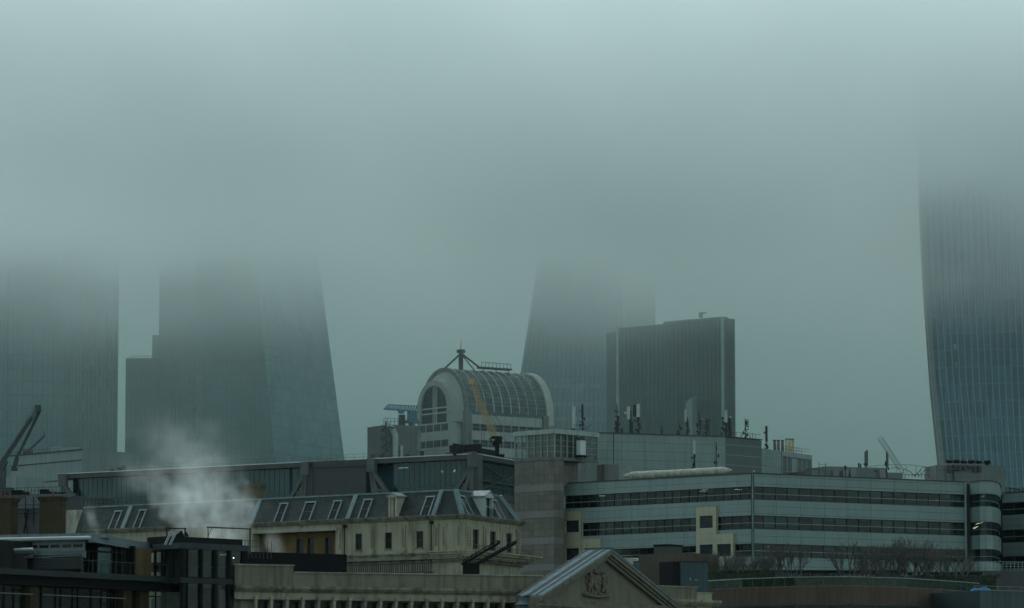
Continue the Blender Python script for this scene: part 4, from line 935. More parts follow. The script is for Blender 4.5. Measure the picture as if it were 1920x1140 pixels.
def house_dormer(F, px, w, balcony):
    u = F.U(px, 965); m = MB(); z0 = zc+.1; z1 = zc+H*.78; y = -.12
    m.box(u-w/2, u-w/2+.18, y, 1.4, z0, z1); m.box(u+w/2-.18, u+w/2, y, 1.4, z0, z1); m.box(u-w/2-.1, u+w/2+.1, y-.08, 1.5, z1, z1+.12)
    m.extrude_y([(u-w/2-.22, z1+.12), (u+w/2+.22, z1+.12), (u, z1+.12+w*.28)], y-.12, 1.7)
    f = put('dormer_house', m, M_wood if balcony else mk('cream_dormer', (.32, .31, .24), .7), t, F.M, 'dormer with a small pediment' if not balcony else 'white dormer with a pediment and balcony rail')
    put('pane', MB().box(u-w/2+.18, u+w/2-.18, y+.35, y+.4, z0, z1), M_glass, f, F.M)
    m = MB(); m.box(u-.04, u+.04, y+.28, y+.34, z0, z1); m.box(u-w/2+.18, u+w/2-.18, y+.28, y+.34, z0+(z1-z0)*.55, z0+(z1-z0)*.55+.06)
    if not balcony: m.box(u-w/2+.18, u-w*.05, y+.2, y+.28, z0, z1)
    put('sash', m, M_wood if balcony else mk('cream_dormer', (0, 0, 0)), f, F.M)
    m = MB(); m.extrude_y([(u-w/2-.3, z1+.1), (u-w/2-.24, z1+.2), (u, z1+.26+w*.28), (u+w/2+.24, z1+.2), (u+w/2+.3, z1+.1), (u, z1+.14+w*.28)], y-.2, 1.75); put('roof', m, M_lead, f, F.M)
    if balcony:
        m = MB(); z = z0+.85
        for k in range(11): a = u-w/2+w*k/10; m.tube((a, y-.3, z0-.05), (a, y-.3, z), .02, 4)
        m.tube((u-w/2, y-.3, z), (u+w/2, y-.3, z), .035, 4); m.tube((u-w/2, y-.3, z0), (u+w/2, y-.3, z0), .035, 4)
        for s in (-.25, .25):
            pts = [(u+s*w+.18*math.cos(i*.7), y-.3, z0+.42+.22*math.sin(i*.7)) for i in range(10)]; m.path(pts, .02, 3)
        put('balcony_rail', m, M_black, f, F.M)
house_dormer(F1, 737, 1.1, False); house_dormer(F2, 915, 2.1, True)
# cornice at the eaves
def cornice(F, z, prof, u0=0, u1=None, name='cornice', mat=None, x0=0, x1=0):
    u1 = F.L if u1 is None else u1; b = MB()
    for (za, zb_, out) in prof: b.box(u0-x0*out, u1+x1*out, -out, .5, z+za, z+zb_)
    return put(name, b, mat or M_dstone, t, F.M)
for F, a, c_ in ((F1, 0, .3), (Fc, .3, .35), (F2, .35, 1)):
    cornice(F, zc, [(0, .12, .62), (-.16, 0, .5), (-.34, -.16, .32)], x0=a, x1=c_)
    put('frieze', MB().box(0, F.L, -.04, .3, zc-.75, zc-.34), M_stone, t, F.M)
def Zl(py): return F1.Z(812, py)
ztop = zc-.75
# walls with real window openings
wz0, wz1 = Zl(1026), Zl(995)
def mkwall(F, wins, u0, u1, zb_, ztp, mat=M_stone):
    hs = [(u-w/2, u+w/2, a, c_) for u, w, a, c_ in wins]; put('wall', MB().wall(u0, u1, zb_, ztp, hs, .3), mat, t, F.M)
    for u, w, a, c_ in wins:
        b = MB(); b.box(u-w/2, u-w/2+.06, .16, .26, a, c_); b.box(u+w/2-.06, u+w/2, .16, .26, a, c_); b.box(u-w/2, u+w/2, .16, .26, c_-.07, c_); b.box(u-w/2, u+w/2, .16, .26, a, a+.08); b.box(u-w/2, u+w/2, .13, .24, (a+c_)/2-.03, (a+c_)/2+.03); b.box(u-.02, u+.02, .18, .24, a, c_)
        f = put('window', b, mk('dark_sash', (.03, .032, .028), .5), t, F.M); put('pane', MB().quad((u-w/2, .22, a), (u+w/2, .22, a), (u+w/2, .22, c_), (u-w/2, .22, c_)), M_glass, f, F.M)
        put('sill', MB().box(u-w/2-.1, u+w/2+.1, -.1, .12, a-.12, a), M_dstone, f, F.M)
uw = [F1.U(px, 1012) for px in (672, 728, 787)]; ur = F1.U(633, 1012); ul = F1.U(470, 1012)
mkwall(F1, [(u, .95, wz0, wz1) for u in uw], ur, F1.L, zlow, ztop)
mkwall(Fc, [], 0, Fc.L, zlow, ztop)
mkwall(F2, [(F2.U(px, 1012), 1.55, wz0-.1, wz1+.2) for px in (892.5, 924.5, 955)], 0, F2.L, zlow, ztop)
mkwall(F1, [(F1.U(px, 1012), .9, wz0, wz1) for px in (180, 262, 330, 400)], 0, ul, zlow, ztop, M_cream)
# recessed ochre brick wall
put('recessed_wall', MB().wall(ul, ur, zlow-3, ztop-.35, [(F1.U(px, 1018)-.5, F1.U(px, 1018)+.5, Zl(1040), Zl(999)) for px in (549.5, 569.5, 603, 623)], .3, 1.2), M_ybrick, t, F1.M)
for px in (549.5, 569.5, 603, 623):
    u = F1.U(px, 1018); f = put('window', MB().box(u-.5, u-.42, 1.3, 1.5, Zl(1040), Zl(999)).box(u+.42, u+.5, 1.3, 1.5, Zl(1040), Zl(999)).box(u-.5, u+.5, 1.3, 1.5, Zl(1012)-.04, Zl(1012)+.04), mk('dark_sash', (0, 0, 0)), t, F1.M); put('pane', MB().quad((u-.5, 1.48, Zl(1040)), (u+.5, 1.48, Zl(1040)), (u+.5, 1.48, Zl(999)), (u-.5, 1.48, Zl(999))), M_glass, f, F1.M)
put('fascia_beam', MB().box(ul, ur, -.15, 1.3, ztop-.35, ztop+.02), mk('pale_fascia_stone', (.27, .27, .21), .7, .08, .4, streak=.2), t, F1.M)
put('return_wall', MB().box(ur-.3, ur, 0, 1.6, zlow, ztop-.35), M_stone, t, F1.M); put('return_wall', MB().box(ul, ul+.3, 0, 1.6, zlow, ztop-.35), M_cream, t, F1.M)
# carved pilasters
def pilaster(F, px, w=.5):
    u = F.U(px, 1010); a, c_ = zlow+.1, ztop-.1; p = put('pilaster', MB().box(u-w/2, u+w/2, -.1, 0, a, c_).box(u-w/2-.06, u+w/2+.06, -.14, 0, c_-.22, c_).box(u-w/2-.06, u+w/2+.06, -.14, 0, a, a+.3), M_stone, t, F.M)
    b = MB(); z = c_-.45
    while z > a+.5:
        b.ell((u, -.12, z), (.13, .07, .1), 6, 4); b.ell((u-.1, -.11, z-.16), (.06, .05, .06), 5, 4); b.ell((u+.1, -.11, z-.16), (.06, .05, .06), 5, 4); z -= .34
    put('carving', b, mk('carved_stone_red', (.16, .12, .09), .9, .2, 2), p, F.M)
for px in (639, 698, 757): pilaster(F1, px)
for px in (819, 833, 861): pilaster(Fc, px, .45)
for px in (875, 880, 908.5, 940, 970): pilaster(F2, px, .75)
# lower entablature
for F, a, c_ in ((F1, 0, .3), (Fc, .3, .35), (F2, .35, 1)):
    u0 = ur if F is F1 else 0
    cornice(F, zlow, [(-.15, .02, .25), (-.45, -.15, .1), (-.6, -.45, .55), (-.75, -.6, .75), (-1.1, -.75, .2)], u0=u0, x0=0 if F is F1 else a, x1=c_, name='string_course')
    put('lower_wall', MB().box(0, F.L, -.02, .3, 0, zlow-1.1), M_stone, t, F.M)
zbig = F2.Z(976, 1046)
cornice(F2, zbig, [(0, .15, 1.9), (-.25, 0, 1.6), (-.5, -.25, 1.1), (-.9, -.5, .5)], u0=0, x1=1, x0=.3, name='projecting_cornice', mat=M_stone)
cornice(Fc, zbig, [(0, .15, 1.0), (-.25, 0, .8), (-.5, -.25, .5), (-.9, -.5, .3)], name='projecting_cornice', mat=M_stone)
b = MB()
for k in range(22): u = k*.62; b.box(u, u+.28, -1.45, -.5, zbig-.75, zbig-.5)
put('dentils', b, M_dstone, t, F2.M)
b = MB(); z0, z1 = zbig+.15, zbig+.75
for k in range(30): u = F2.L*k/29; b.tube((u, -1.2, z0), (u, -1.2, z1), .03, 4)
b.tube((0, -1.2, z1), (F2.L, -1.2, z1), .04, 4); put('cornice_railing', b, M_dgrey, t, F2.M)
# balustrade in front, below
b = MB(); za, zb_ = Zl(1073), Zl(1057); u = ur
while u < F1.L+1: b.tube((u, -1.5, za), (u, -1.5, zb_), .055, 4); u += .3
b.box(ur, F1.L+1, -1.6, -1.4, zb_-.03, zb_+.08); b.box(ur, F1.L+1, -1.65, -1.35, za-.5, za); put('balustrade', b, mk('sooty_iron_balustrade', (.05, .05, .042), .8), t, F1.M)
put('ledge', MB().box(ur, F1.L, -1.7, 0, za-.6, za-.1), M_dstone, t, F1.M)
for F, px in ((F1, 648.5), (F1, 811)):
    u = F.U(px, 1010); b = MB(); b.tube((u, -.25, zlow-1 if px < 700 else Zl(1062)), (u, -.25, ztop+.1), .06, 6); b.box(u-.15, u+.15, -.4, -.1, ztop-.1, ztop+.25); put('downpipe', b, M_black, t, F.M)
for px in (615, 668, 768): b = MB(); u = F1.U(px, 925, -2); b.tube((u, 2.2, zr), (u, 2.2, zr+.55), .09, 6); b.tube((u, 2.2, zr+.5), (u, 2.2, zr+.62), .15, 6); put('roof_vent', b, M_dgrey, t, F1.M)
for px in (160, 235, 585): u = F1.U(px, 940, -3); put('skylight_dome', MB().ell((u, 3.5, zr+.1), (.7, .5, .2), 8, 5), M_gmet, t, F1.M)
b = MB()
for k in range(10): u = 1+k*.6; b.tube((u-2, 2.6, zr), (u-2, 2.6, zr+1.0), .03, 4)
for dz in (.5, 1): b.tube((-1, 2.6, zr+dz), (5, 2.6, zr+dz), .03, 4)
put('roof_railing', b, M_black, t, F1.M)

# chimneys
CG = 'brick chimney stacks'
def chimney(px0, px1, y0, Y, dep, zb_, label, mat, pots=2):
    a = P(px0, y0, Y); c_ = P(px1, y0, Y); t = thing('chimney', label, 'chimney', ((a.x+c_.x)/2, Y, zb_), CG)
    F = frm((a.x, Y), (c_.x, Y-.8)); z = a.z-.35
    put('stack', MB().box(0, F.L, 0, dep, zb_, z-.3), mat, t, F.M); put('stack_cap', MB().box(-.12, F.L+.12, -.12, dep+.12, z-.3, z-.05).box(-.2, F.L+.2, -.2, dep+.2, z-.05, z+.1), mat, t, F.M)
    for k in range(pots): u = F.L*(k+1)/(pots+1); put('chimney_pot', MB().tube((u, dep/2, z+.1), (u, dep/2, z+.62), .17, 8, .13), M_pot, t, F.M)
    return F
chimney(-14, 22, 930, 425, 1.6, 18, 'brown brick chimney stack cut by the left edge', M_brick, 3)
chimney(74, 113, 927, 425, 1.6, 18, 'brown brick chimney stack next to the pale sloping sheet', M_brick, 1)
chimney(452, 490, 904, 461, 1.4, 30, 'pale brick chimney stack half lost in the steam', mk('pale_ochre_brick', (.105, .095, .062), .9, .2, .6, brick=(.225, .075, .01, .7)), 2)
# pale sloping sheet and clutter between the chimneys
F = Fr(110, 428, 148, 427, 980); t = thing('sloping_sheet', 'stained pale corrugated sheet leaning beside the brick chimney', 'metal sheet', tuple(F.W(1, 0, F.Z(120, 1004))))
z0, z1 = F.Z(120, 1006), F.Z(120, 956); b = MB(); n = 9
for i in range(n):
    a0, a1 = i/n, (i+.86)/n; w0, w1 = F.U(108), F.U(137); v0, v1 = F.U(112, 957), F.U(149, 957)
    b.loft([[(w0+(w1-w0)*a0, 0, z0), (w0+(w1-w0)*a1, 0, z0), (w0+(w1-w0)*a1, .25, z0), (w0+(w1-w0)*a0, .25, z0)], [(v0+(v1-v0)*a0, .5, z1), (v0+(v1-v0)*a1, .5, z1), (v0+(v1-v0)*a1, .75, z1), (v0+(v1-v0)*a0, .75, z1)]])
put('panel', b, mk('mossy_white_sheet', (.42, .43, .33), .8, .2, .8, streak=.5), t, F.M); put('backing', MB().box(F.U(110), F.U(136), .8, 2, z0, z1-.3), M_dgrey, t, F.M)
F = Fr(20, 470, 80, 468, 940); t = root_at(F, 'glazed_roof_shed', 'ribbed glass roof with steel frames between the two left chimneys', 'roof'); z = F.Z(50, 923)
b = MB()
for k in range(6): b.quad((-.8, k*1.0, z-1.8+k*.32), (F.L+1, k*1.0, z-1.9+k*.32), (F.L+1, k*1.0+.8, z-1.8+k*.32+.3), (-.8, k*1.0+.8, z-1.7+k*.32+.3))
put('roof_sheets', b, mk('wet_roof_sheet', (.05, .062, .064), .5, .3, 2, grid=(.45, 0, .1, .4), spec=.0), t, F.M)
b = MB()
for k in range(5): u = F.L*k/4; b.tube((u, -.2, z-4), (u, -.2, z-.6), .05, 4)
for dz in (-2.5, -2, -1.5): b.tube((-.5, -.2, z+dz), (F.L+.5, -.2, z+dz), .04, 4)
b.tube((F.L*.5, -.5, z-4.8), (F.L*.62, -.4, z-2), .12, 4); b.tube((F.L*.62, -.5, z-4.8), (F.L*.5, -.4, z-2.4), .08, 4); put('steel_frame', b, M_black, t, F.M)
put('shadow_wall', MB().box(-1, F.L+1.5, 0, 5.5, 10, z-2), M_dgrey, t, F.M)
F = Fr(-40, 520, 112, 515, 925); t = root_at(F, 'dark_roof_terrace', 'dark roof terrace with rails under the telescopic crane', 'roof terrace'); z = F.Z(30, 928)
put('wall', MB().box(0, F.L, 0, 14, 0, z), M_dgrey, t, F.M); b = MB()
for k in range(24): u = F.L*k/23; b.tube((u, 0, z), (u, 0, z+.9), .03, 4)
for dz in (.45, .9): b.tube((0, 0, z+dz), (F.L, 0, z+dz), .03, 4)
for k in range(10): u = random.uniform(0, F.L-1); b.box(u, u+random.uniform(.5, 1.3), 1, 2, z, z+random.uniform(.2, .8))
put('railing', b, M_black, t, F.M)

# dark louvred screen
F = Fr(455, 395, 650, 401, 1050); t = root_at(F, 'louvred_screen', 'long black louvred plant screen behind the cream parapet', 'screen'); z1 = F.Z(650, 1041)
z1l = F.Z(470, 1032)
b = MB(); n = 16; z0 = z1-3.2
for i in range(n): z = z0+(z1-z0)*i/n; b.quad((0, .12, z+.18), (0, 0, z), (F.L, 0, z), (F.L, .12, z+.18)); b.quad((0, .0, z), (0, .1, z), (F.L, .1, z), (F.L, 0, z))
put('louvre_blades', b, M_black, t, F.M); put('frame', MB().box(0, F.L, -.04, .2, z1-.02, z1+.08).box(0, .12, -.04, .2, z0, z1).box(F.L-.12, F.L, -.04, .2, z0, z1), M_black, t, F.M)
put('plant_casing', MB().box(0.1, F.L-.1, .25, 6, 0, z1-.1), M_black, t, F.M)

# black window-cleaning davits
t = thing('roof_davit', 'black twin-armed roof davit in front of the mansard corner', 'davit', tuple(P(880, 1078, 395)))
def arm(b, p, q, w): 
    b.tube(p, q, w, 4)
b = MB(); arm(b, P(866, 1058, 395), P(936, 1018, 392), .14); arm(b, P(866, 1052, 395), P(934, 1013, 392), .05); 
for k in range(9): b.tube(P(866+k*8, 1057-k*4.6, 395), P(870+k*8, 1050.5-k*4.6, 395), .03, 4)
b.ell(tuple(P(936, 1016, 392)), (.15, .15, .15), 6, 5); put('arm', b, M_black, t)
b = MB(); arm(b, P(888, 1062, 393), P(967, 1018, 390), .15); arm(b, P(890, 1057, 393), P(966, 1014, 390), .05)
for k in range(9): b.tube(P(890+k*8.6, 1060.5-k*4.8, 393), P(895+k*8.6, 1054-k*4.8, 393), .03, 4)
b.ell(tuple(P(967, 1016, 390)), (.15, .15, .15), 6, 5); put('arm', b, M_black, t)
b = MB(); q0, q1 = P(868, 1078, 394), P(899, 1056, 394); b.box(q0.x, q1.x, 393, 395.5, q0.z-1.5, q1.z); q0, q1 = P(872, 1078, 394), P(878, 1050, 394); b.box(q0.x, q1.x, 392.8, 393.4, q0.z, q1.z); put('carriage', b, M_black, t)
# ------------------------------------------------------------------ cream parapet building with pediment
FA = Fr(440, 348, 1004, 357, 1100); t = root_at(FA, 'pediment_building', 'cream classical building with a long parapet and a carved pediment', 'building')
FPd = Fr(1004, 352.5, 1257, 371, 1120); FPn = frm(FPd.xy(0), FPd.xy(FPd.L))
zp1 = FA.Z(500, 1058); zp2 = FA.Z(700, 1074); zcb = FA.Z(700, 1104); ust = FA.U(550, 1070)
put('body', MB().prism([FA.xy(0, 1.2), FA.xy(FA.L, 1.2), FA.xy(FA.L, 30), FA.xy(0, 30)], 0, zcb), M_dgrey, t)
b = MB().box(0, ust, 0, .6, zcb, zp1-.12).box(ust, FA.L+.6, .04, .6, zcb, zp2-.1); put('parapet', b, mk('parapet_render', (.15, .142, .10), .85, .16, .25, streak=.35, bump=.3, grid=(7.5, 0, .06, .8)), t, FA.M)
b = MB().box(-.1, ust+.1, -.12, .75, zp1-.12, zp1).box(ust+.1, FA.L+.7, -.1, .75, zp2-.1, zp2); put('coping', b, mk('coping_stone', (.22, .22, .18), .8, .2, .6, streak=.3), t, FA.M)
def cor(F, z, prof, u0, u1, name, mat=M_stone, parent=None):
    b = MB()
    for za, zb_, o in prof: b.box(u0, u1, -o, .5, z+za, z+zb_)
    return put(name, b, mat, parent or t, F.M)
pr = [(-.02, .12, .55), (-.12, -.02, .62), (-.28, -.12, .45), (-.42, -.28, .2)]
cor(FA, zcb, pr, 0, FA.L+.3, 'cornice', mk('cornice_stone', (.17, .16, .115), .85, .25, .6, streak=.5, bump=.3))
cor(FA, zcb, [(-.95, -.42, .05), (-1.05, -.95, .18)], 0, FA.L+.3, 'architrave', mk('pale_architrave', (.24, .23, .17), .85, .15, .4, streak=.4))
zw = zcb-1.05
hs = []
for k in range(22):
    u = FA.U(485)+k*1.42
    if u < FA.L-.6: hs.append((u-.1, u+1.02, zw-3.2, zw-.12))
put('wall', MB().wall(0, FA.L, 0, zw, hs, .5, .55), M_dstone, t, FA.M)
for h in hs: put('window', MB().box(h[0], h[1], .95, 1.0, h[2], h[3]).box((h[0]+h[1])/2-.03, (h[0]+h[1])/2+.03, .88, .95, h[2], h[3]), mk('loggia_glass', (.012, .014, .012), .2), t, FA.M)
for k in range(22):
    u = FA.U(485)+k*1.42-.25
    if u < FA.L: put('corbel', MB().box(u-.16, u+.16, -.42, 0, zw-.02, zw+.25).extrude_y([(u-.16, zw-.02), (u+.16, zw-.02), (u+.1, zw-.45), (u-.1, zw-.45)], -.25, 0).tube((u, -.12, 0), (u, -.12, zw-.45), .14, 8), M_stone, t, FA.M)
# pediment
G = FPd; zb0 = G.Z(1004, 1114); uR = G.L; uM = G.U(1131, 1080); zap = G.Z(1131, 1030)
uL = 0; uR = 2*uM if abs(2*uM-G.L) < G.L*.08 else G.L; uM = uR/2
s = (zap-zb0)/uM; th = 1.15*1.0
def rake(o0, o1, y0, y1):   # raking band between heights o0..o1 below the outer slope
    b = MB()
    b.extrude_y([(uL-.2, zb0-o0+0), (uM, zap-o0), (uR+.2, zb0-o0), (uR+.2, zb0-o1), (uM, zap-o1), (uL-.2, zb0-o1)], y0, y1); return b
M_ped = mk('pediment_stone', (.14, .132, .096), .85, .15, .4, streak=.3, bump=.3)
def band(o0, o1, out, inn, mat):
    for sgn in (-1, 1):
        ue = uL if sgn < 0 else uR
        b = MB(); b.extrude_y([(ue+sgn*.3, zb0-o0-.3*s), (uM, zap-o0), (uM, zap-o1), (ue+sgn*.3, zb0-o1-.3*s)], -out, inn)
        put('raking_cornice', b, mat, t, G.M)
band(0.0, .14, .95, .4, M_lead); band(.14, .5, .85, .4, M_ped); band(.5, .72, .62, .4, M_ped); band(.72, 1.0, .42, .4, mk('pediment_shadow_mould', (.13, .12, .09), .85, .2, .5))
put('tympanum', MB().extrude_y([(uL, zb0-.6), (uR, zb0-.6), (uM, zap-.6)], 0, .4), mk('tympanum_stone', (.135, .128, .094), .85, .1, .4, streak=.2, bump=.2), t, G.M)
b = MB()
for za, zb_, o in ((-.62, -.42, .5), (-.85, -.62, .62), (-1.05, -.85, .9), (-1.4, -1.05, .72), (-1.9, -1.4, .3)): b.box(uL-.3-o*.3, uR+.3+o*.3, -o, .4, zb0+za-.0, zb0+zb_)
put('base_cornice', b, M_ped, t, G.M)
b = MB(); b.box(uL, uR, -.05, .4, 0, zb0-1.9); put('portico_wall', b, M_stone, t, G.M)
for k in range(14): u = uL+.5+(uR-uL-1)*k/13; put('corbel', MB().box(u-.2, u+.2, -.55, -.05, zb0-2.35, zb0-1.9).tube((u, -.3, 0), (u, -.3, zb0-2.35), .25, 8), M_stone, t, G.M)
# lead roof behind the gable
dep = 1.75; mzl = mk('weathered_zinc', (.10, .145, .155), .8, .18, .8, spec=.04, streak=.2)
b = MB(); zo = .03
b.loft([[(uL-.3, y, zb0-.3*s+zo), (uM, y, zap+zo), (uR+.3, y, zb0-.3*s+zo), (uR+.3, y, zb0-.3*s+zo-.02), (uM, y, zap+zo-.02), (uL-.3, y, zb0-.3*s+zo-.02)] for y in (-.97, dep)])
b.loft([[(uL+.1, y, zb0-.2), (uM, y, zap-.1), (uR-.1, y, zb0-.2), (uR-.1, y, zb0-1.9), (uL+.1, y, zb0-1.9)] for y in (.41, dep-.05)]); put('gable_roof', b, mzl, t, G.M)
b = MB()
for y in (-.25, .45, .7, dep-.1):
    for a, c_ in (((uL-.25), uM), ((uR+.25), uM)): b.tube((a, y, zb0-.25*s+zo+.04), (c_, y, zap+zo+.04), .045, 4)
b.tube((uM, -1, zap+.08), (uM, dep, zap+.08), .09, 6); put('roof_seams', b, mk('dark_roof_seam', (.05, .065, .07), .5), t, G.M)
b = MB(); b.loft([[(uL-.5, y, zb0-.9), (uL+2.5, y, zb0+2.2*s), (uL+3.5, y, zb0-1.2)] for y in (.3, dep+.1)]); put('side_roof', b, mzl, t, G.M)
# carved coat of arms
uc = uM-.9; zc0 = zb0+.0; A = MB(); h = (zap-zb0)*.62; zc_ = zc0+h*.5
A.extrude_y([(uc-.55, zc_+.65), (uc+.55, zc_+.65), (uc+.55, zc_), (uc+.3, zc_-.5), (uc, zc_-.72), (uc-.3, zc_-.5), (uc-.55, zc_)], -.2, 0)
for dx, dz in ((-.27, .35), (.27, .35), (-.25, -.12), (.25, -.12)): A.ell((uc+dx, -.22, zc_+dz), (.15, .07, .13), 7, 5)
A.ell((uc, -.2, zc_+.95), (.33, .2, .28), 8, 6)
for k in range(5): A.ell((uc-.32+.16*k, -.22, zc_+1.28+.05*(k % 2)), (.08, .08, .16), 6, 4)
A.box(uc-.36, uc+.36, -.24, 0, zc_+1.1, zc_+1.22); A.ell((uc, -.2, zc_+1.62), (.16, .12, .2), 6, 5); A.ell((uc+.12, -.2, zc_+1.75), (.12, .1, .1), 6, 4)
for s_ in (-1, 1):
    X = lambda a: uc+s_*a
    A.tube((X(.95), -.18, zc_-.55), (X(.85), -.2, zc_+.35), .24, 7, .2); A.ell((X(.85), -.22, zc_+.55), (.24, .15, .24), 7, 5); A.ell((X(1.0), -.22, zc_+.88), (.17, .14, .2), 7, 5); A.ell((X(.86), -.26, zc_+.98), (.12, .1, .08), 6, 4)
    A.tube((X(.8), -.24, zc_+.5), (X(.5), -.26, zc_+.62), .08, 5); A.tube((X(.85), -.24, zc_+.2), (X(.52), -.26, zc_+.15), .08, 5)
    A.tube((X(.9), -.2, zc_-.4), (X(.65), -.22, zc_-.85), .12, 5); A.tube((X(1.05), -.2, zc_-.4), (X(1.15), -.22, zc_-.9), .12, 5)
    A.path([(X(1.12), -.16, zc_-.3), (X(1.38), -.16, zc_-.1), (X(1.3), -.16, zc_+.35), (X(1.42), -.16, zc_+.6)], .07, 5)
    for k in range(5): A.ell((X(.35+.28*k), -.16, zc_-1.0-.06*math.sin(k)), (.17, .1, .13), 6, 4); A.ell((X(.2+.25*k), -.2, zc_+1.25-.22*k), (.13, .09, .12), 6, 4)
A.path([(uc+x, -.2, zc_-1.16-.12*math.sin((x+1.7)/3.4*math.pi)) for x in (-1.7, -1.2, -.6, 0, .6, 1.2, 1.7)], .13, 5)
A.ell((uc-1.65, -.15, zc_-1.08), (.22, .1, .15), 6, 4); A.ell((uc+1.65, -.15, zc_-1.08), (.22, .1, .15), 6, 4)
A.v = [(uc-.35+(x-uc)*1.22, y, z) for x, y, z in A.v]
put('coat_of_arms', A, mk('carved_pinkish_stone', (.125, .105, .078), .9, .35, 4, bump=.5), t, G.M)
# right hand parapet blocks
FR2 = Fr(1235, 371, 1338, 376, 1120); z1 = FR2.Z(1280, 1099); z2 = FR2.Z(1320, 1112)
b = MB().box(0, FR2.U(1306), 0, 2, 0, z1-.1); put('parapet', b, mk('parapet_render', (0, 0, 0)), t, FR2.M); put('parapet', MB().box(FR2.U(1306), FR2.L, .2, 1.5, 0, z2), M_stone, t, FR2.M)
put('coping', MB().box(-.1, FR2.U(1306)+.1, -.1, 2.1, z1-.1, z1), M_stone, t, FR2.M); put('coping', MB().box(FR2.U(1306)+.1, FR2.L+.1, .1, 1.6, z2, z2+.08), M_stone, t, FR2.M)
cor(FR2, FR2.Z(1300, 1127), pr, 0, FR2.L+.5, 'cornice')

# stone-capped brown block, teal box, little curved roof
F = Fr(1197, 500, 1262, 497, 1060); t = root_at(F, 'brown_stair_block', 'brown tiled stair block with a raised cap behind the pediment', 'building')
z1 = F.Z(1230, 1039); put('wall', MB().box(0, F.L*1.55, 0, 6, 0, z1), mk('dark_brown_tiles', (.075, .062, .045), .8, .15, .4, grid=(.9, 0, .05, .65)), t, F.M)
put('cap', MB().box(F.U(1218), F.U(1246), 1, 4, z1, F.Z(1232, 1024)), M_dgrey, t, F.M); put('cap_roof', MB().box(F.U(1217), F.U(1247), .9, 4.1, F.Z(1232, 1024), F.Z(1232, 1020)), M_black, t, F.M)
F = Fr(1276, 462, 1327, 464, 1075); t = root_at(F, 'teal_plant_box', 'dark teal metal plant box beside the terrace hedge', 'plant box')
z1 = F.Z(1300, 1054); b = MB().box(0, F.L, 0, 3, 0, z1); put('casing', b, mk('teal_panel', (.032, .055, .056), .5, .1, .4, grid=(1.05, 0, .04, .5)), t, F.M)
put('lid', MB().box(-.05, F.L+.05, -.06, 3, z1, z1+.08), M_black, t, F.M); put('gap_shade', MB().box(F.U(1263), -.02, .3, 3, 0, z1+.02), M_black, t, F.M)  # black block painted in for the dark gap left of the casing
put('label_plate', MB().box(F.U(1292), F.U(1295), -.03, 0, F.Z(1293, 1088), F.Z(1293, 1083)).box(F.U(1302), F.U(1308), -.03, 0, F.Z(1305, 1088), F.Z(1305, 1086)), mk('dull_plate', (.16, .2, .2), .5), t, F.M)
F = Fr(1160, 520, 1197, 517, 1055); t = root_at(F, 'curved_roof_hut', 'small hut with a pale curved roof between pediment and brown block', 'hut')
z1 = F.Z(1190, 1058); put('walls', MB().box(0, F.L, 0, 3, 0, z1), mk('hut_blue_panel', (.06, .09, .1), .5), t, F.M)
b = MB(); n = 10; b.loft([[(F.L*i/n*1.15-.6, y, z1+.15+.75*math.sin(math.pi*(.25+.5*(1-i/n)))) for i in range(n+1)]+[(F.L*1.15-.6, y, z1-.02), (-.6, y, z1-.02)] for y in (-.3, 3)]); put('roof', b, mk('hut_roof', (.26, .28, .23), .6), t, F.M)
F = Fr(1192, 496, 1199, 496, 1070); t = root_at(F, 'blue_duct_box', 'narrow slate-blue box standing against the brown block', 'box'); z = F.Z(1195, 1054)
put('casing', MB().box(-.3, F.L, -1, 0, 0, z), mk('slate_blue', (.05, .075, .08), .5), t, F.M); put('lid', MB().box(-.35, F.L+.05, -1.05, 0, z, z+.07), M_black, t, F.M)

# ------------------------------------------------------------------ right roof terrace
pts = [(1300, 484), (1390, 476), (1490, 471), (1597, 469.5), (1700, 474), (1780, 482), (1838, 489)]
t = thing('terrace_building', 'brown stone roof terrace with glass balustrade, curved along its front', 'building', (P(1600, 1100, 475).x, 475, 0))
zt = P(1597, 1099, 469.5).z; zb_ = P(1597, 1131, 469.5).z; zr = P(1597, 1081, 469.5).z
mbr = mk('brown_parapet_stone', (.085, .062, .045), .8, .12, .3, grid=(1.35, 0, .05, .6), streak=.25)
gm = clear_glass('balustrade_glass', (.6, .7, .66), .05, .15)
fl = []
for (a, Ya), (c_, Yc) in zip(pts, pts[1:]):
    F = Fr(a, Ya, c_, Yc, 1100); fl.append(F)
    put('parapet', MB().box(0, F.L, 0, .5, zb_, zt), mbr, t, F.M); put('coping', MB().box(0, F.L, -.06, .55, zt, zt+.08), M_dstone, t, F.M)
    put('soffit_band', MB().box(0, F.L, -.15, .5, zb_-.25, zb_), M_dgrey, t, F.M)
    gz = put('glass_balustrade', MB().quad((0, .15, zt+.08), (F.L, .15, zt+.08), (F.L, .15, zr-.05), (0, .15, zr-.05)), gm, t, F.M)
    put('handrail', MB().tube((0, .15, zr), (F.L, .15, zr), .045, 6), mk('bright_handrail', (.22, .26, .23), .5), gz, F.M)
    b = MB(); n = max(2, round(F.L/1.6))
    for i in range(n): b.box(F.L*i/n-.02, F.L*i/n+.02, .1, .2, zt, zr)
    put('balustrade_posts', b, M_dgrey, gz, F.M)
    hs = []; n = round(F.L/1.5)
    for i in range(n): hs.append((F.L*(i+.15)/n, F.L*(i+.85)/n, zb_-3, zb_-.5))
    put('wall', MB().wall(0, F.L, 0, zb_-.25, hs, .4, .1), M_dgrey, t, F.M)
    put('ribbon_window', MB().quad((0, .48, zb_-3), (F.L, .48, zb_-3), (F.L, .48, zb_-.5), (0, .48, zb_-.5)), M_glass, t, F.M)
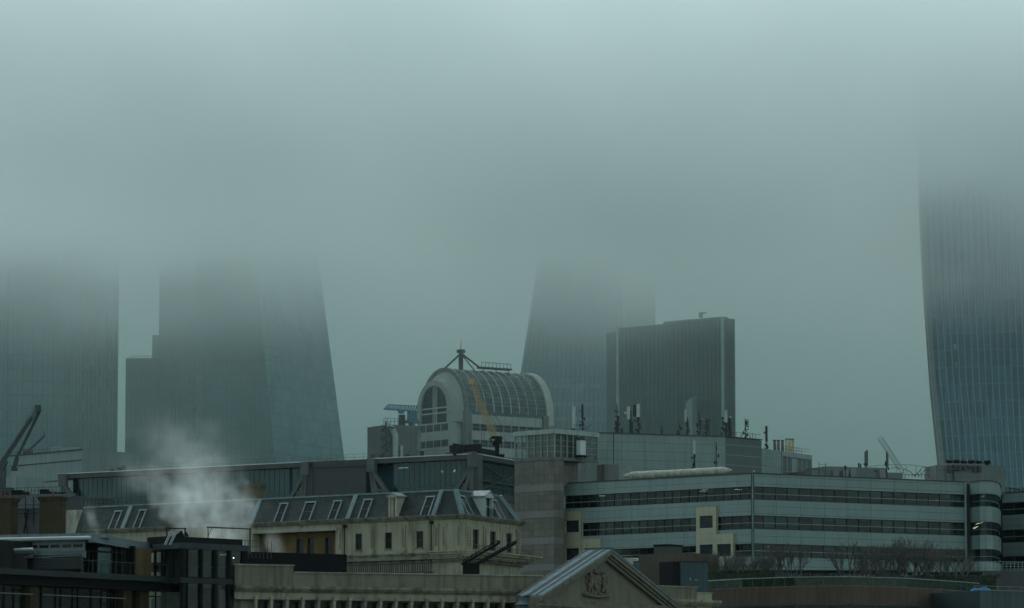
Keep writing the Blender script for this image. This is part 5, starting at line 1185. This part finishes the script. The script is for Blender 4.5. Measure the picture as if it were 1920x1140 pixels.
cp = [F.xy(.3, .6) for F in fl]+[fl[-1].xy(fl[-1].L, .6), (fl[-1].xy(fl[-1].L)[0], 540), (fl[0].xy(0)[0], 540)]
put('deck', MB().prism(cp, 0, zt-.4), M_roofg, t)
# back edge beam with posts (pergola)
F = Fr(1330, 512, 1845, 512, 1065); tp = root_at(F, 'pergola', 'long dark pergola beam on short posts behind the bare trees', 'pergola'); z = F.Z(1600, 1069)
put('beam', MB().box(F.U(1345), F.U(1700), -.2, .1, z-.35, z).box(F.U(1680), F.U(1840), -.2, .1, z-.6, z-.25), M_black, tp, F.M)
for k in range(17): u = F.U(1450)+k*(F.U(1840)-F.U(1450))/16; put('post', MB().box(u-.07, u+.07, -.1, .05, zt-.4, z-.2), M_black, tp, F.M)
pass; put('back_panels', MB().box(F.U(1450), F.L, .3, .4, zt-.4, z-.35), mk('pale_blue_panel', (.09, .125, .13), .5, .1, .5, grid=(1.5, 0, .06, .4)), tp, F.M)
put('kerb_wall', MB().box(0, F.L, .45, 1.0, 0, z-.3), M_dgrey, tp, F.M)
F = Fr(1808, 520, 1960, 522, 1060); tp = root_at(F, 'deck_railing', 'white deck railing in front of the curved office bay', 'railing'); z0, z1 = F.Z(1880, 1066), F.Z(1880, 1053); b = MB()
for k in range(22): u = F.L*k/21; b.tube((u, 0, z0-.3), (u, 0, z1), .03, 4)
for k in range(3): z = z0+(z1-z0)*(k+1)/3; b.tube((0, 0, z), (F.L, 0, z), .025, 4)
put('rails', b, mk('pale_rail', (.25, .3, .28), .5), tp, F.M); put('deck_edge', MB().box(0, F.L, 0, 3, 0, z0-.3), M_dgrey, tp, F.M)
# hedge
def leafy(b, x0, x1, y0, y1, z0, z1, n, r):
    for _ in range(n):
        c_ = Vector((random.uniform(x0, x1), random.uniform(y0, y1), z0+(z1-z0)*random.random()**.6)); 
        a = Vector([random.gauss(0, 1) for _ in range(3)]).normalized()*r*random.uniform(.6, 1.4); d = Vector([random.gauss(0, 1) for _ in range(3)]).normalized()*r*random.uniform(.6, 1.4)
        b.quad(c_-a, c_-d, c_+a, c_+d)
mh = mk('dark_hedge_leaves', (.022, .036, .02), .8, .45, 1.5)
def hedge(lab, px0, px1, Y, top, seed):
    random.seed(seed); a, c_ = P(px0, 1080, Y), P(px1, 1080, Y); z1 = P((px0+px1)/2, top, Y).z; th = thing('hedge', lab, 'hedge', ((a.x+c_.x)/2, Y, zt-.4), 'clipped hedges along the terrace')
    b = MB(); n = int((c_.x-a.x)*170); leafy(b, a.x, c_.x, Y-.6, Y+.6, zt-.3, z1, n, .13)
    for k in range(14):
        x = a.x+(c_.x-a.x)*random.random(); leafy(b, x-.8, x+.8, Y-.5, Y+.5, z1-.3, z1+random.uniform(.05, .25), 50, .1)
    b.box(a.x+.1, c_.x-.1, Y-.45, Y+.45, zt-.4, z1-.25); put('foliage', b, mh, th); 
    put('planter', MB().box(a.x, c_.x, Y-.75, Y-.65, zt-.4, zt+.3), M_dgrey, th)
hedge('dark hedge at the left end of the terrace beside the teal box', 1326, 1452, 487, 1072, 1)
hedge('low dark hedge in the middle of the terrace', 1452, 1662, 484, 1081, 2)
hedge('dark hedge tapering away at the right end of the terrace', 1662, 1868, 492, 1080, 3)
# bare multi-stem trees
TGp = 'bare multi-stemmed trees on the roof terrace'
mtw = mk('bare_bark', (.25, .245, .205), .9, .25, 3); mtw2 = mk('twig_bark', (.07, .072, .062), .9, .25, 3)
def tree_mesh(seed, hgt, spread):
    rd = random.Random(seed); S, Tw = MB(), MB()
    def grow(p, d, L, r, lev):
        q = p+d*L; (S if lev < 2 else Tw).tube(p, q, r, 4 if lev < 2 else 3, r*.7)
        if lev >= 6 or q.z > hgt*1.05: return
        for _ in range(2 if lev else 2) if lev != 2 else range(3):
            nd = (d+Vector((rd.gauss(0, .26), rd.gauss(0, .26), rd.uniform(0, .3)))).normalized(); grow(q, nd, L*rd.uniform(.68, .9), r*.66, lev+1)
    for k in range(rd.randint(6, 8)):
        a = rd.uniform(0, 6.28); d = Vector((math.cos(a)*spread*rd.uniform(.3, 1), math.sin(a)*spread*rd.uniform(.3, 1), 1)).normalized()
        grow(Vector((math.cos(a)*.15, math.sin(a)*.15, 0)), d, hgt*rd.uniform(.22, .3), .085, 0)
    return S.mesh('stems'), Tw.mesh('twigs')
tm = [tree_mesh(s_, 3.0, .62) for s_ in (3, 8, 21, 33)]
tl = [(1352, 1038, 'bare tree furthest left, beside the teal box'), (1391, 1042, 'low bare tree second from the left on the terrace'), (1428, 1044, 'bare tree before the gap, its twigs thin'), (1477, 1026, 'taller bare tree standing alone with clear wall on its right'),
      (1601, 1024, 'bare tree just right of the wide gap'), (1638, 1032, 'bare tree with slim stems in the middle of the right row'), (1674, 1038, 'small bare tree left of the tallest one'), (1716, 1014, 'tallest bare tree of the terrace'), (1748, 1032, 'bare tree leaning against the tallest one on its right'), (1790, 1034, 'bare tree furthest right in front of the office corner')]
for i, (px, py, lab) in enumerate(tl):
    Y = 498+(i % 3)*2; p = P(px, 1068, Y); p.z = zt-.4; hh = P(px, py, Y).z-p.z; sc_ = hh/3.1
    Mx = Matrix.Translation(p) @ Matrix.Rotation(i*1.3, 4, 'Z') @ Matrix.Diagonal((sc_*.95, sc_*.95, sc_, 1))
    th = thing('bare_tree', lab, 'tree', None, TGp, M=Mx); S_, T_ = tm[i % 4]
    put('trunk', S_, mtw, th, Mx); put('crown', T_, mtw2, th, Mx)
# blue tarpaulin
random.seed(5)
p0, p1 = P(1820, 1112, 486), P(1858, 1098, 486); b = MB(); nx, ny = 14, 7; rings = []
for j in range(ny): rings.append([(p0.x+(p1.x-p0.x)*i/nx, 486+j*.25, zt+.05+(p1.z-zt)*math.sin(math.pi*j/(ny-1))*(.55+.15*math.sin(i*.8)+.15*random.random())*(.3+.7*min(1, i/4))) for i in range(nx+1)])
b.loft(rings, caps=False, closed=False); o = put('tarpaulin', b, mk('blue_tarpaulin', (.015, .15, .28), .7, .2, 3, spec=.05))
for pl_ in o.data.polygons: pl_.use_smooth = False
tag(o, 'crumpled bright blue tarpaulin lying on the terrace parapet', 'tarpaulin')
F = Fr(1837, 470, 1990, 476, 1120); t = root_at(F, 'teal_clad_building', 'dark teal metal-clad roof edge in the bottom right corner', 'building'); z = F.Z(1870, 1108)
put('wall', MB().box(0, F.L, 0, 12, 0, z), mk('teal_cladding', (.05, .072, .075), .5, .1, .4, grid=(.9, 0, .06, .55), cells=(.9, 99, .15)), t, F.M)
put('coping', MB().box(-.1, F.L, -.12, .4, z, z+.1), M_gmet, t, F.M)
b = MB(); b.tube((0, 1, z+.6), (F.L, 1, z+.55), .04, 4)
for k in range(8): b.tube((F.L*k/7, 1, z), (F.L*k/7, 1, z+.6), .03, 4)
put('railing', b, M_gmet, t, F.M)

# ------------------------------------------------------------------ dark glass building, lower left
FD = Fr(-30, 329, 340, 349, 1080); FE = Fr(340, 344, 463, 349.5, 1050)
t = root_at(FE, 'glass_pavilion', 'dark steel and glass corner pavilion with lit ceiling lamps', 'building')
zr1 = FE.Z(400, 1020); zr0 = FE.Z(400, 1031); zs1 = FE.Z(400, 1085); zs0 = FE.Z(400, 1095)
FS = Fr(290, 347.5, 340, 344, 1050)    # left flank of the pavilion
ul_ = 0
fpv = [FS.xy(0), FS.xy(FS.L), FE.xy(FE.L), FE.xy(FE.L, 9), FS.xy(0, 2)]
def inset(z0, z1, o): 
    c_ = Vector((sum(p[0] for p in fpv)/5, sum(p[1] for p in fpv)/5)); return MB().prism([tuple(c_+(Vector(p)-c_)*(1+o)) for p in fpv], z0, z1)
put('roof_slab', inset(zr0, zr1, .06), mk('pavilion_roof_slab', (.035, .045, .045), .6, .2, .5, streak=.2), t); put('floor_slab', inset(zs0, zs1, .06), mk('slab_dark', (.02, .025, .024), .5), t)
put('floor_slab', inset(0, zs0-3.2, .02), M_black, t)
put('interior_wall', MB().prism([tuple(Vector(FS.xy(0))+Vector((.5, 3.0))), tuple(Vector(FE.xy(.5, 3.2))), tuple(Vector(FE.xy(FE.L-.3, 3.2))), tuple(Vector(FE.xy(FE.L-.3, 8))), tuple(Vector(FS.xy(.5, 6)))], zs0-3.2, zr0), mk('pavilion_interior', (.085, .1, .075), .9, .35, .5, cells=(1.3, 3.3, .35)), t)
put('ceiling', inset(zr0-.12, zr0-.02, -.04), M_intp, t)
for px0, px1 in ((353, 376), (379, 401), (407, 428), (432, 454)):
    for (za, zb2) in ((zs1, zr0), (zs0-3.2, zs0)):
        f = put('window', MB().box(FE.U(px0)-.09, FE.U(px0), -.06, .2, za, zb2).box(FE.U(px1), FE.U(px1)+.09, -.06, .2, za, zb2).box(FE.U(px0), FE.U(px1), -.03, .15, za, za+.1), M_black, t, FE.M)
        put('pane', MB().quad((FE.U(px0), .08, za), (FE.U(px1), .08, za), (FE.U(px1), .08, zb2), (FE.U(px0), .08, zb2)), G_dark, f, FE.M)
        put('roller_blind', MB().box(FE.U(px0)+.05, FE.U(px1)-.05, .2, .24, zb2-.32, zb2-.02), mk('pale_blind', (.10, .12, .10), .8), f, FE.M)
for px, w in ((344, .35), (404, .26), (430, .2), (459, .36), (377.5, .12)): u = FE.U(px); put('column', MB().box(u-w/2, u+w/2, -.2, .2, zs0-3.3, zr0), M_black, t, FE.M)
u0 = FS.L
for i in range(3):
    a, c_ = FS.L*i/3+.1, FS.L*(i+1)/3-.3; f = put('window', MB().box(a-.1, a, -.1, .15, zs1-.6, zr0).box(c_, c_+.1, -.1, .15, zs1-.6, zr0), M_black, t, FS.M); put('pane', MB().quad((a, .05, zs1), (c_, .05, zs1), (c_, .05, zr0), (a, .05, zr0)), G_dark, f, FS.M)
put('handrail', MB().box(0, FE.L, .02, .06, zs1+.95, zs1+1.0), M_dgrey, t, FE.M)
for F, px, py, r in ((FS, 304, 1042, .09), (FE, 427, 1047.5, .05), (FE, 438, 1046, .045)):
    u, z = F.uz(px, py, -1.0 if F is FE else -.5); put('ceiling_lamp', MB().ell((u, 1.0 if F is FE else .5, z), (r*1.2, r, r), 8, 6), E_cool, t, F.M)
# roof box, ladder frame, gantry rail
F = Fr(318, 348, 455, 354, 1012); tb = root_at(F, 'roof_plant_box', 'long black plant box on the glass pavilion roof', 'plant box'); z1 = F.Z(380, 1008)
put('casing', MB().box(0, F.L, 0, 3, zr1-.1, z1), M_black, tb, F.M); b = MB(); b.extrude_y([(F.U(331), z1), (F.U(345), F.Z(345, 994)), (F.U(351), z1)], .3, 2.2); put('gable_cover', b, M_black, tb, F.M); put('end_plate', MB().box(F.L, F.L+.12, -.05, .6, zr1-.1, z1-.1), M_wmet, tb, F.M)
F = Fr(308, 344, 350, 345.5, 1005); tb = thing('roof_ladder', 'pair of pale sloping ladders under a small frame on the pavilion roof', 'ladder', tuple(F.W(.5, 0, zr1)))
def q(px, py, o=0): u, z = F.uz(px, py, o); return (u, -o, z)
b = MB()
for x0 in (308, 317): b.tube(q(x0, 1021, .6), q(x0+14, 992), .045, 4); b.tube(q(x0+3, 1021, .6), q(x0+17, 992), .045, 4)
for k in range(9): b.tube(q(308+14*k/9, 1021-29*k/9, .6*(1-k/9)), q(311+14*k/9, 1021-29*k/9, .6*(1-k/9)), .03, 4); b.tube(q(317+14*k/9, 1021-29*k/9, .6*(1-k/9)), q(320+14*k/9, 1021-29*k/9, .6*(1-k/9)), .03, 4)
put('rungs', b, mk('ladder_grey', (.2, .23, .22), .6), tb, F.M)
b = MB(); b.tube(q(313, 1010), q(313, 990), .06, 4); b.tube(q(347, 1010), q(347, 990), .06, 4); b.tube(q(311, 991), q(349, 991), .06, 4); b.tube(q(347, 998), q(352, 1006), .12, 5); put('frame', b, M_black, tb, F.M)
F = Fr(390, 352, 472, 355, 1010); tb = thing('gantry_frame', 'thin dark gantry frame rising at the pavilion corner before the steam', 'gantry', tuple(F.W(2, 0, zr1)))
b = MB(); z = F.Z(430, 989)
for px in (390, 469): b.tube((F.U(px), 0, zr1-.5), (F.U(px), 0, z), .05 if px < 400 else .09, 4)
b.box(F.U(388), F.U(471), -.06, .06, z-.12, z); b.tube((F.U(394), 1, zr1), (F.U(400), .2, z), .03, 4); put('frame', b, M_dgrey, tb, F.M)
b = MB()
for k in range(9): u = F.U(455)+k*.42; b.tube((u, .3, zr1-.8), (u, .3, zr1+.75), .025, 4)
for dz in (.2, .75): b.tube((F.U(455), .3, zr1+dz), (F.U(495), .3, zr1+dz), .03, 4)
put('guard_rail', b, M_dgrey, tb, F.M)

t = root_at(FD, 'long_roofed_building', 'long low dark building with a pale gutter tube and slatted screens at lower left', 'building', u=8)
FG = Fr(-30, 338.5, 172, 335, 1010); FH = Fr(172, 335, 292, 352, 1012)
zg = FG.Z(100, 1010); 
b = MB(); b.box(0, FG.L, .1, 4, zg+.12, zg+.42); put('roof_edge', b, mk('pale_roof_membrane', (.13, .165, .16), .5, .15, .3, streak=.3), t, FG.M)
put('gutter_tube', MB().tube((0, -.1, zg), (FG.L, -.1, zg), .17, 10), mk('bright_zinc_tube', (.26, .31, .31), .5, .1, .5, spec=.3), t, FG.M)
b = MB(); b.extrude_y([(0, zg+.42), (FH.L, zg+.3), (FH.L, zg-.45), (0, zg-.35)], -.15, .3); put('roof_edge', b, mk('pale_roof_fascia', (.12, .155, .155), .5, .12, .3, grid=(0, .36, .03, .6)), t, FH.M)
put('roof', MB().prism([FG.xy(0, .3), FG.xy(FG.L, .3), FH.xy(FH.L, .2), FH.xy(FH.L, 6), FG.xy(0, 12)], zg+.1, zg+.4), M_roofg, t)
z1, z0 = FG.Z(80, 1021), FG.Z(80, 1027)
put('clerestory_wall', MB().wall(0, FG.U(155), z0-.3, zg-.15, [(FG.U(6)+k*1.06-1.1, FG.U(6)+k*1.06-.2, z0, z1) for k in range(8)], .2, .5), mk('clerestory_pale', (.13, .16, .155), .6, .1, .4, streak=.2), t, FG.M)
for k in range(8): put('clerestory_window', MB().box(FG.U(6)+k*1.06-1.1, FG.U(6)+k*1.06-.2, .6, .68, z0, z1), M_glass, t, FG.M)
b = MB(); b.loft([[(FG.U(-25), .5, z0-.3), (FG.U(-25), -.6, z0-1.0), (FG.U(-25), .5, z0-1.0)], [(FG.U(157), .5, z0-.3), (FG.U(157), -.6, z0-.75), (FG.U(157), .5, z0-.9)]]); put('sloping_skirt', b, mk('pale_skirt', (.12, .15, .15), .5, .12, .4, streak=.3), t, FG.M)
za = FG.Z(100, 1041); zb2 = FG.Z(100, 1068)
put('slatted_screen', MB().box(FG.U(67), FG.U(158), -.5, -.35, zb2, za), mk('dark_slats', (.04, .045, .045), .6, .15, .5, grid=(0, .13, .06, .25)), t, FG.M)
put('slatted_screen', MB().box(0, FG.U(67), -1.6, -1.45, FG.Z(30, 1072, 1.5), FG.Z(30, 1037, 1.5)), mk('brown_slats', (.038, .034, .034), .7, .15, .5, grid=(0, .15, .06, .3)), t, FG.M)
z = FG.Z(30, 1030.5, 1.6); b = MB().tube((0, -1.6, z), (FG.U(62, 1030, 1.6), -1.6, z), .12, 8); put('awning_tube', b, mk('bright_zinc_tube', (0, 0, 0)), t, FG.M); b = MB(); b.extrude_y([(0, z-.1), (FG.U(62, 1030, 1.6), z-.1), (FG.U(68, 1030, 1.6), z-.35), (0, z-.35)], -1.7, -.6); put('awning_box', b, M_dgrey, t, FG.M)
# main wall line and walkway
zw1, zw0 = FD.Z(100, 1072), FD.Z(100, 1083)
put('walkway_slab', MB().box(0, FD.L-2.1, -1.6, 2, zw0, zw1), mk('slab_green_black', (.022, .028, .026), .5, .2, .5), t, FD.M)
put('room_back', MB().box(FD.U(262), FD.U(352), 5.5, 5.8, 0, zg-.2), M_intp, t, FD.M)
put('glazed_wall', MB().box(FD.U(158), FD.U(258), .5, .6, zw1, zg-.2), G_dark, t, FD.M)
put('room_back', MB().box(0, FD.L-1.5, 2.6, 3, 0, zg-.2), mk('room_dark', (.016, .018, .014), .9, .3, .4, cells=(2.1, 3.4, .6)), t, FD.M)
b = MB()
for px in (158, 172, 180, 188, 224, 234, 240, 258): u = FD.U(px); b.box(u-.09, u+.09, .3, .6, zw1, zg-.2)
b.box(FD.U(158), FD.U(240), .35, .55, zw1+1.9, zw1+2.0); put('posts', b, M_black, t, FD.M)
put('brown_door', MB().box(FD.U(192), FD.U(202), 1.6, 1.7, zw1, zw1+1.6), M_ybrick, t, FD.M)
put('brick_pier', MB().box(FD.U(258), FD.U(286), .1, 2.6, zw1, zg-.4), M_ybrick, t, FD.M)
b = MB(); u = FD.U(150)
while u < FD.U(335): b.tube((u, -1.5, zw1), (u, -1.5, zw1+1.0), .025, 4); u += .95
b.tube((FD.U(20), -1.5, zw1+1.0), (FD.U(335), -1.5, zw1+1.0), .035, 4); put('walkway_railing', b, M_dgrey, t, FD.M)
zl1 = zw0-1.0
for px0, px1 in ((62, 76), (236, 252), (268, 284), (0, 0)):
    if px1: put('brick_pier', MB().box(FD.U(px0), FD.U(px1), .2, 2.4, 0, zw0-.3), M_brick, t, FD.M)
zz = FD.Z(100, 1117)
put('balcony_rail', MB().box(0, FD.U(60), -.3, -.22, zz, zz+.06).box(FD.U(78), FD.U(232), -.3, -.22, zz, zz+.06), M_gmet, t, FD.M)
b = MB(); gw = []
for i, px in enumerate((-12, 5, 22, 40, 58, 92, 118, 128, 150, 160, 185, 204, 217, 230, 258, 262, 290, 305, 318)):
    u = FD.U(px); w = (.04, .1, .06)[i % 3]; b.box(u-w, u+w, .7, .78, 0, zw0)
b.box(0, FD.L, .71, .77, zw0-1.2, zw0-1.1); put('window_frame', b, M_black, t, FD.M); put('lower_glazing', MB().quad((0, .8, 0), (FD.L, .8, 0), (FD.L, .8, zw0), (0, .8, zw0)), G_dark, t, FD.M)
put('fascia_beam', MB().box(0, FD.L, -.5, .5, zw0-.75, zw0-.002), M_black, t, FD.M)
put('pale_blind', MB().box(FD.U(206), FD.U(215), .9, .95, FD.Z(210, 1128), FD.Z(210, 1110)).box(FD.U(248), FD.U(256), .9, .95, FD.Z(250, 1118), FD.Z(250, 1110)), M_intp, t, FD.M)

# ------------------------------------------------------------------ steam
def plume(name, lab, base, hgt, bend, r0, r1, dens, seed, pw=1.3):
    m = bpy.data.materials.new(name+'_vapour'); m.use_nodes = True; tr = m.node_tree; tr.nodes.clear(); N = NT(tr)
    o = N.n('ShaderNodeOutputMaterial'); v = N.n('ShaderNodeVolumePrincipled'); v.inputs['Color'].default_value = (.945, 1, .985, 1); v.inputs['Anisotropy'].default_value = .2
    tc = N.n('ShaderNodeTexCoord').outputs['Object']; s3 = N.n('ShaderNodeSeparateXYZ'); 
    wv = N.n('ShaderNodeTexNoise'); wv.inputs['Scale'].default_value = .33; wv.inputs['Detail'].default_value = 3; mp = N.n('ShaderNodeMapping'); mp.inputs['Location'].default_value = (seed, 0, 0); N.l(tc, mp.inputs[0]); N.l(mp.outputs[0], wv.inputs[0])
    sb = N.n('ShaderNodeVectorMath', operation='SUBTRACT'); N.l(wv.outputs['Color'], sb.inputs[0]); sb.inputs[1].default_value = (.5, .5, .5); sm = N.n('ShaderNodeVectorMath', operation='SCALE'); N.l(sb.outputs[0], sm.inputs[0]); sm.inputs['Scale'].default_value = r1*1.3
    ad = N.n('ShaderNodeVectorMath', operation='ADD'); N.l(tc, ad.inputs[0]); N.l(sm.outputs[0], ad.inputs[1]); N.l(ad.outputs[0], s3.inputs[0])
    X, Y_, Z = s3.outputs; k = N.m('MAXIMUM', N.m('DIVIDE', Z, hgt), 0); cx = N.m('MULTIPLY', N.m('POWER', k, pw), bend); rad = N.m('ADD', r0, N.m('MULTIPLY', N.m('POWER', k, .8), r1-r0))
    dx = N.m('SUBTRACT', X, cx); rr_ = N.m('SQRT', N.m('ADD', N.m('MULTIPLY', dx, dx), N.m('MULTIPLY', Y_, Y_))); q_ = N.m('DIVIDE', rr_, rad)
    f = N.mr(q_, .15, 1.0, 1, 0); f = N.m('MULTIPLY', f, N.mr(k, .1, 1, 1, 0)); f = N.m('MULTIPLY', f, N.mr(N.noise(mp.outputs[0], .75, 5), .22, .78, .1, 1.0))
    N.l(N.m('MULTIPLY', f, dens), v.inputs['Density']); N.l(v.outputs[0], o.inputs['Volume']); m.cycles.volume_step_rate = .5
    rings = []; n = 16
    for i in range(11):
        kk = -.05+1.05*i/10; kc = max(kk, 0); r = (r0+(r1-r0)*kc**.8)*1.35+.3; c_ = bend*kc**pw; rings.append([(c_+r*math.cos(2*math.pi*j/n), r*math.sin(2*math.pi*j/n), kk*hgt) for j in range(n)])
    b = MB().loft(rings); ob = put(name, b, m, None, Matrix.Translation(base)); tag(ob, lab, 'steam', None, 'stuff')
plume('steam_plume', 'white steam plume drifting up to the left in front of the mansard roof', P(440, 1030, 404), 14.5, -7.0, 2.9, 7.4, .21, 3.1, 1.0)
plume('steam_drift', 'faint low veil of steam spreading left over the roofs from the plume', P(400, 1010, 408), 9.0, -9.5, 2.4, 4.8, .22, 7.7, 1.0)
plume('steam_puff', 'small puff of steam above the long pale roof edge at left', P(181, 1003, 350), 3.4, -1.0, .5, 1.1, .35, 9.4)
plume('steam_wisp', 'thin wisp of steam before the ochre recessed wall', P(522, 1036, 408), 2.8, -.8, 1.0, 1.6, .3, 5.7)

# ------------------------------------------------------------------ air: even haze and low cloud
def volmat(n, col, ani):
    m = bpy.data.materials.new(n); m.use_nodes = True; tr = m.node_tree; tr.nodes.clear(); N = NT(tr); o = N.n('ShaderNodeOutputMaterial'); v = N.n('ShaderNodeVolumePrincipled')
    v.inputs['Color'].default_value = (*col, 1); v.inputs['Anisotropy'].default_value = ani; N.l(v.outputs[0], o.inputs['Volume']); return m, N, v
m, N, v = volmat('even_haze', (.88, 1, .975), .2); v.inputs['Density'].default_value = .00001
tag(put('haze', MB().box(-2300, 2300, -60, 3100, -1.5, 345), m), kind='stuff')
m, N, v = volmat('cloud_vapour', (.88, 1, .975), .2)
gp = N.n('ShaderNodeNewGeometry').outputs['Position']; s3 = N.n('ShaderNodeSeparateXYZ'); N.l(gp, s3.inputs[0])
nz = N.noise(gp, .0075, 5, (1, .6, 1.5)); z_ = N.m('ADD', s3.outputs[2], N.m('MULTIPLY', N.m('SUBTRACT', nz, .5), 64))
z_ = N.m('ADD', z_, N.m('MULTIPLY', N.m('MINIMUM', N.m('MAXIMUM', s3.outputs[0], -150), 150), .05)); z_ = N.m('SUBTRACT', z_, N.m('MULTIPLY', N.m('SUBTRACT', N.m('MINIMUM', s3.outputs[1], 1250), 900), .06)); cl = N.m('ADD', N.mr(z_, 100, 150, 0, .008), N.mr(z_, 126, 150, 0, .022)); mist = N.mr(s3.outputs[1], 660, 880, 0, .00062)
cl = N.m('ADD', cl, N.mr(z_, 60, 130, 0, .0006)); mist = N.m('MULTIPLY', mist, N.mr(N.noise(gp, .012, 3), .3, .7, .6, 1.4))
cl = N.m('MULTIPLY', cl, N.mr(s3.outputs[1], 662, 760, 0, 1)); cl = N.m('MULTIPLY', cl, N.mr(N.noise(gp, .022, 4, (1, .5, 1.6)), .3, .7, .45, 1.6)); tot = N.m('ADD', cl, mist); N.l(tot, v.inputs['Density'])
mxc = N.n('ShaderNodeMix', data_type='RGBA'); N.l(N.m('DIVIDE', cl, N.m('MAXIMUM', tot, 1e-6)), mxc.inputs[0]); mxc.inputs[6].default_value = (.5, .79, .77, 1); mxc.inputs[7].default_value = (.945, 1, .985, 1); N.l(mxc.outputs[2], v.inputs['Color'])   # dimmer light put into the mist colour, mixing with clean white cloud; m.cycles.volume_step_rate = .16
tag(put('low_cloud', MB().box(-2200, 2200, 665, 1298, -1.2, 172), m), 'low cloud and mist swallowing the tops of the far towers', 'cloud', None, 'stuff')

m, N, v = volmat('bank_vapour', (.85, .93, .905), .1); v.inputs['Density'].default_value = .008
tag(put('fog_bank', MB().box(-2100, 2100, 1300, 3000, -1.3, 330), m), 'dense bank of fog closing the view behind the towers', 'fog', None, 'stuff')
# ------------------------------------------------------------------ light
W = bpy.data.worlds.new('World'); sc.world = W; W.use_nodes = True; N = NT(W.node_tree); bg = W.node_tree.nodes['Background']
sky = N.n('ShaderNodeTexSky', sky_type='NISHITA'); sky.sun_disc = False; sky.sun_elevation = R(38); sky.sun_rotation = R(-28)
hs_ = N.n('ShaderNodeHueSaturation'); hs_.inputs['Saturation'].default_value = .35; N.l(sky.outputs[0], hs_.inputs['Color'])
vm = N.n('ShaderNodeVectorMath', operation='MULTIPLY'); vm.inputs[1].default_value = (.80, 1, .985); N.l(hs_.outputs[0], vm.inputs[0]); N.l(vm.outputs[0], bg.inputs[0]); bg.inputs[1].default_value = .1
Ld = bpy.data.lights.new('sun', 'SUN'); Ld.energy = .8; Ld.angle = R(18); Ld.color = (1, .97, .9)
lo = bpy.data.objects.new('sun', Ld); COL.objects.link(lo)
az = R(-28); el = R(38); dsun = Vector((math.sin(az)*math.cos(el), math.cos(az)*math.cos(el), math.sin(el)))
lo.rotation_euler = dsun.to_track_quat('Z', 'Y').to_euler(); lo.location = (0, 0, 300)
vs = sc.view_settings; vs.view_transform = 'Standard'; vs.look = 'None'; vs.gamma = 1; vs.use_curve_mapping = False; vs.exposure = 1.05
sc.cycles.volume_bounces = 6; sc.cycles.max_bounces = 10; sc.cycles.diffuse_bounces = 3; sc.cycles.use_denoising = True; sc.cycles.transparent_max_bounces = 16
